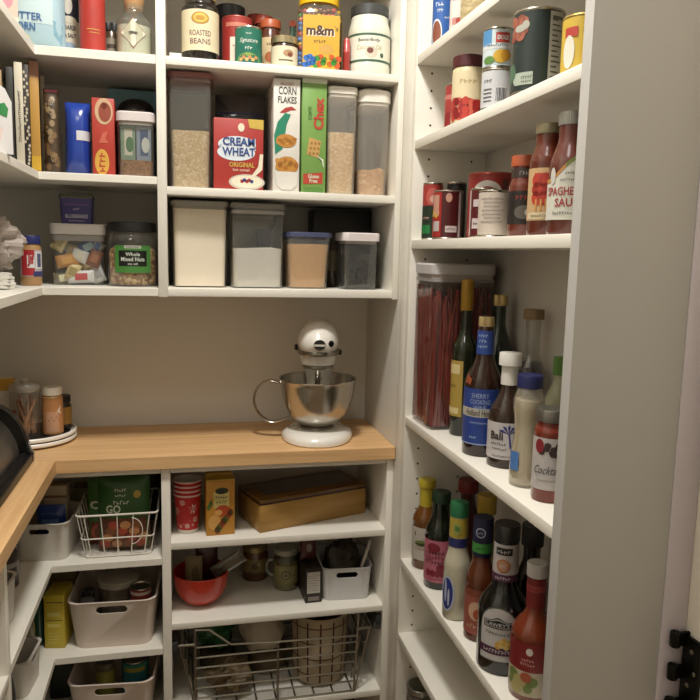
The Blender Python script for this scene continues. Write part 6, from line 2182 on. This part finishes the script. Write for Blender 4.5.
vessel('sauce_bottle', 'dark green bottle with pink label beside the yellow-capped one', 'bottle', (0.5930, 1.5470, Z5), -34, [(0, 0.002), (0.032, 0), (0.0350, 0.004), (0.0350, 0.130)] + cosprof(0.0350, 0.130, 0.0215, 0.176, 8) + [(0.0200, 0.206), (0, 0.206)], M('#10170f', 0.14, coat=0.3),
       (0.0225, 0.205, 0.230, M('#16301c', 0.4)), [('label', 0.0353, 0.018, 0.120, 0, 360, [M('#b86474', 0.45), M('#7d1a2c', 0.5), M('#3c1420', 0.5)], lab_p)])
vessel('ketchup_bottle', 'red-topped bottle at the back of the marinade shelf', 'bottle', (0.6910, 1.6200, Z5), -24, bprof(0.028, 0.200, 0.130, 0.018, 0.185), M('#4a1210', 0.25, coat=0.4), (0.0250, 0.200, 0.232, M('#7a1c18', 0.4)))


def ranch_l(mb, sf, z0, z1):
    mb.ell(sf, -0.014, (z0 + z1) / 2, 0.017, 0.040, 1, 2, 30)
    mb.ell(sf, -0.014, (z0 + z1) / 2, 0.0135, 0.035, 2, 3, 30)
    mb.ell(sf, -0.018, (z0 + z1) / 2 + 0.006, 0.003, 0.026, 1, 4)
    mb.ell(sf, -0.010, (z0 + z1) / 2 - 0.008, 0.0025, 0.020, 1, 4)


t = vessel('ranch_bottle', 'creamy white dressing bottle with green cap and blue oval label', 'bottle', (0.5785, 1.3970, Z5), -34, [(0, 0.002), (0.026, 0), (0.0290, 0.004), (0.0300, 0.060), (0.0285, 0.110)] + cosprof(0.0285, 0.115, 0.0205, 0.160, 8) + [(0.0190, 0.228), (0, 0.228)], M('#b9b29a', 0.2, coat=0.3),
           (0.0205, 0.228, 0.258, M('#1f6a40', 0.4)), [('label', 0.0303, 0.020, 0.0201, -40, 40, [M('#b9b29a', 0.3), M('#a9b0c0', 0.4), M('#26347c', 0.4)], lambda mb, sf, z0, z1: ranch_l(mb, sf, 0.016, 0.104))])
mb = MB()
sfn2 = Cyl(0.0206)
mb.lathe([(0.0212, 0.162), (0.0204, 0.182)], 36, 1)
mb.lathe([(0.0203, 0.183), (0.0198, 0.226)], 36, 0)
mb.ell(sfn2, 0, 0.204, 0.0095, 0.014, 2, 2)
mb.poly(sfn2, [(-0.005, 0.200), (0.004, 0.196), (0.006, 0.208), (-0.003, 0.213)], 3, 3)
mb.build('neck_label', [M('#b09c30', 0.45), M('#20265e', 0.4), M('#9a9a44', 0.5), M('#4a7a34', 0.5)], t)
vessel('mustard_bottle', 'mustard yellow bottle behind the green-capped dressing', 'bottle', (0.6620, 1.4420, Z5), -24, bprof(0.0270, 0.215, 0.150, 0.014, 0.205), M('#b08c1c', 0.35, coat=0.3), (0.0210, 0.212, 0.254, M('#bf9c24', 0.4)))


def navy_l(mb, sf, z0, z1):
    mb.rect(sf, -0.03, 0.03, z1 - 0.014, z1, 2, 2, 14)
    mb.ell(sf, 0.0, z0 + 0.050, 0.016, 0.020, 1, 2)
    mb.ell(sf, 0.004, z0 + 0.044, 0.009, 0.011, 3, 3)
    scrib(mb, sf, -0.004, z0 + 0.018, 0.030, 0.010, 1, 2)


t = vessel('dressing_bottle', 'amber dressing bottle with navy cap and green neck band', 'bottle', (0.5950, 1.3080, Z5), -38, [(0, 0.002), (0.028, 0), (0.0312, 0.004), (0.0312, 0.120)] + cosprof(0.0312, 0.120, 0.0185, 0.176, 8) + [(0.0175, 0.206), (0, 0.206)], M('#5a2c14', 0.14, coat=0.3),
           None, [('label', 0.0315, 0.016, 0.112, -75, 75, [M('#9a5040', 0.45), M('#c9a080', 0.5), M('#7a3c24', 0.5), M('#a84a28', 0.5)], navy_l)])
mb = MB()
ribbed(mb, 0.0205, 0.206, 0.257, 44)
mb.lathe([(0.0210, 0.186), (0.0208, 0.206)], 36, 1)
mb.lathe([(0.0200, 0.176), (0.0212, 0.186)], 36, 0)
for q in (0.0105, 0.0080):
    mb.ell(Cyl(0.0208), 0, 0.229, q, q * 1.0, 2 if q > 0.009 else 0, 2 if q > 0.009 else 3)
scrib(mb, Cyl(0.0210), 0.0, 0.229, 0.012, 0.005, 2, 4)
scrib(mb, Cyl(0.0212), 0.0, 0.196, 0.018, 0.006, 3, 2)
mb.build('cap', [M('#171a3a', 0.4), M('#3c8a3a', 0.4), M('#9fa3b4', 0.5), M('#1c3a1c', 0.5)], t)


def law(mb, sf, z0, z1):
    W = 0.036
    arch = lambda q: z0 + 0.070 + 0.040 * math.sqrt(max(0, 1 - (q / W) ** 2))
    mb.cols(sf, -W, W, lambda q: z0 + 0.002, arch, 1, 2, 30)
    mb.cols(sf, -W * 0.95, W * 0.95, lambda q: z0 + 0.004, lambda q: z0 + 0.068 + 0.0395 * math.sqrt(max(0, 1 - (q / (W * 0.955)) ** 2)), 2, 3, 30)
    for q_, mi_, k_ in ((1.0, 3, 4), (0.93, 2, 5), (0.86, 3, 6)):
        v_ = (1.0, 0.78, 0.60)[k_ - 4]
        mb.cols(sf, -0.028 * q_, 0.028 * q_, lambda q, v=v_: z0 + 0.0775 - 0.0095 * v, lambda q, v=v_: z0 + 0.0775 + (0.005 + 0.0075 * math.exp(-(q / 0.010) ** 2)) * v, mi_, k_, 20)
    mb.text("LAWRY'S", sf, 0, z0 + 0.0765, 0.042, 2, 8, h=0.0075, bold=0.02)
    mb.text('MARINADE', sf, 0, z0 + 0.058, 0.046, 7, 4, h=0.006)
    mb.rect(sf, -W, W, z0 + 0.016, z0 + 0.031, 4, 4, 16)
    scrib(mb, sf, 0, z0 + 0.0235, 0.052, 0.007, 2, 5)
    for q in range(6):
        mb.ell(sf, 0.002 + 0.005 * q, z0 + 0.036 + 0.004 * (q % 3), 0.006, 0.008, 5 + q % 2, 5, 10)


t = vessel('marinade_bottle', 'large black marinade bottle with arched white label and purple band', 'bottle', (0.5965, 1.2030, Z5), -36, [(0, 0.002), (0.044, 0), (0.0475, 0.005), (0.0475, 0.118)] + cosprof(0.0475, 0.118, 0.0240, 0.172, 10) + [(0.0225, 0.254), (0, 0.254)], M('#0d0e0d', 0.12, coat=0.3),
           (0.0245, 0.252, 0.283, M('#141617', 0.35, coat=0.3)), [('label', 0.0478, 0.026, 0.0261, -45, 45, [BLACK, M('#57594a', 0.5), M('#b4b0ac', 0.5), M('#17181a', 0.5), M('#4f2440', 0.5), M('#c79a3a', 0.5), M('#d8b868', 0.5), M('#4a4a44', 0.5)], lambda mb, sf, z0, z1: law(mb, sf, 0.026, 0.14))])
mb = MB()
mb.lathe([(0.0245, 0.176), (0.0242, 0.190)], 40, 1)
mb.lathe([(0.0242, 0.190), (0.0232, 0.248)], 40, 0)
sfm = Cyl(0.0240)
mb.rect(sfm, -0.016, 0.016, 0.228, 0.242, 2, 1, 10)
scrib(mb, sfm, 0, 0.235, 0.026, 0.007, 0, 2)
mb.ell(sfm, 0, 0.207, 0.0135, 0.0135, 3, 2)
mb.ell(sfm, 0, 0.207, 0.0105, 0.0105, 4, 3)
scrib(mb, sfm, 0, 0.207, 0.012, 0.008, 0, 4)
scrib(mb, Cyl(0.0246), 0, 0.183, 0.030, 0.006, 0, 2)
mb.build('neck_label', [M('#b0a8a4', 0.5), M('#4f2440', 0.5), M('#1a1a1c', 0.5), M('#a8663e', 0.5), M('#b0805c', 0.5)], t)


def hotl(mb, sf, z0, z1):
    mb.rect(sf, -0.056, 0.056, z0 + 0.046, z1, 1, 1.5, 24)
    mb.rect(sf, -0.056, 0.056, z0, z0 + 0.046, 2, 1.5, 24)
    mb.ell(sf, 0.000, z1 - 0.014, 0.006, 0.007, 3, 2)
    scrib(mb, sf, -0.002, z0 + 0.068, 0.022, 0.005, 4, 2)
    scrib(mb, sf, -0.002, z0 + 0.060, 0.026, 0.005, 4, 2)
    for q, (s, z, r, mi) in enumerate(((-0.030, 0.034, 0.012, 5), (-0.016, 0.026, 0.013, 6), (-0.004, 0.036, 0.010, 7), (0.006, 0.028, 0.011, 5), (-0.022, 0.012, 0.012, 6), (0.0, 0.014, 0.008, 5), (-0.036, 0.018, 0.008, 5))):
        mb.ell(sf, s, z0 + z, r, r * 0.9, mi, 2 + q % 3, 12)


t = vessel('hot_sauce_bottle', 'orange-red sauce bottle with white cap at the near end of the marinade shelf', 'bottle', (0.6115, 1.1080, Z5), -36, [(0, 0.002), (0.0365, 0), (0.0398, 0.005), (0.0398, 0.116)] + cosprof(0.0398, 0.116, 0.0165, 0.164, 10) + [(0.0165, 0.222), (0, 0.222)], M('#722c10', 0.14, coat=0.3, var=0.15, scale=30),
           (0.0185, 0.222, 0.246, M('#bdb8b2', 0.4)), [('label', 0.0400, 0.012, 0.110, -88, 88, [M('#a8281c', 0.45), M('#7a1414', 0.4), M('#b0a48c', 0.5), M('#c8bdb4', 0.5), M('#c49a90', 0.5), M('#6a7a34', 0.5), M('#a89a60', 0.5), M('#a04a28', 0.5)], hotl)])
mb = MB()
mb.lathe([(0.0169, 0.166), (0.0169, 0.220)], 36, 0)
mb.rect(Cyl(0.0170), -0.053, 0.053, 0.196, 0.208, 1, 1, 30)
scrib(mb, Cyl(0.0170), -0.002, 0.202, 0.018, 0.006, 0, 2)
mb.build('neck_label', [M('#7a1816', 0.45), M('#9a3a34', 0.5)], t)
vessel('soy_bottle', 'black-capped dark bottle at the back between the marinade and the sauce bottle', 'bottle', (0.6780, 1.2550, Z5), -26, bprof(0.029, 0.215, 0.140, 0.017, 0.190), M('#14110f', 0.14, coat=0.3), (0.0220, 0.214, 0.256, M('#17181c', 0.35, coat=0.3)))
vessel('soy_bottle', 'dark maroon bottle at the back beside the hot sauce near the back panel', 'bottle', (0.6930, 1.1450, Z5), -26, bprof(0.028, 0.200, 0.140, 0.016, 0.185), M('#2a1512', 0.14, coat=0.3), (0.0190, 0.200, 0.228, M('#191514', 0.4)))

# ================================================================== TALL UNIT, bottom
t = vessel('mason_jar', 'glass jar with silver lid on the lowest visible shelf at right', 'jar', (0.5960, 1.6500, 0.2005), -20, [(0, 0.002), (0.033, 0), (0.0365, 0.004), (0.0365, 0.086)] + cosprof(0.0365, 0.086, 0.033, 0.094, 5) + [(0.033, 0.100)], CLEAR('#d6d0c0', 0.16, 0.08), (0.0360, 0.099, 0.113, M('#9a978e', 0.3, 0.9)), [],
           ([(0, 0.004), (0.034, 0.004), (0.034, 0.080), (0, 0.084)], M('#7a5a2c', 0.6, var=0.3)), capname='lid')
MB().lathe([(0, 0.1132), (0.029, 0.1132), (0.030, 0.1142), (0.020, 0.1150), (0, 0.1150)], 32).build('lid_disc', M('#55564a', 0.4, 0.3), [c for c in t.children if c.name.startswith('lid')][0])

# ------------------------------------------------------------------ groups for repeats
PLURAL = {'food_can': 'food cans on the right-hand shelves and top shelf', 'sauce_jar': 'sauce jars about the pantry', 'storage_bin': 'plastic storage bins under the counter',
          'cereal_container': 'tall cereal containers', 'sugar_container': 'sugar containers on the flour shelf', 'dressing_bottle': 'dressing bottles', 'sauce_bottle': 'sauce bottles',
          'spice_jar': 'spice jars', 'preserve_jar': 'preserve jars', 'pasta_sauce_jar': 'pasta sauce jars on the sauce shelf', 'food_pouch': 'food pouches in the white wire basket',
          'spice_bottle': 'spice bottles in the large grey bin', 'soy_bottle': 'dark bottles at the back of the marinade shelf', 'dark_jar': 'dark jars', 'green_bottle': 'green bottles'}
for o in bpy.data.objects:
    if o.parent is None and 'label' in o and 'group' not in o:
        b = o.name.split('.')[0]
        if b in PLURAL:
            o['group'] = PLURAL[b]
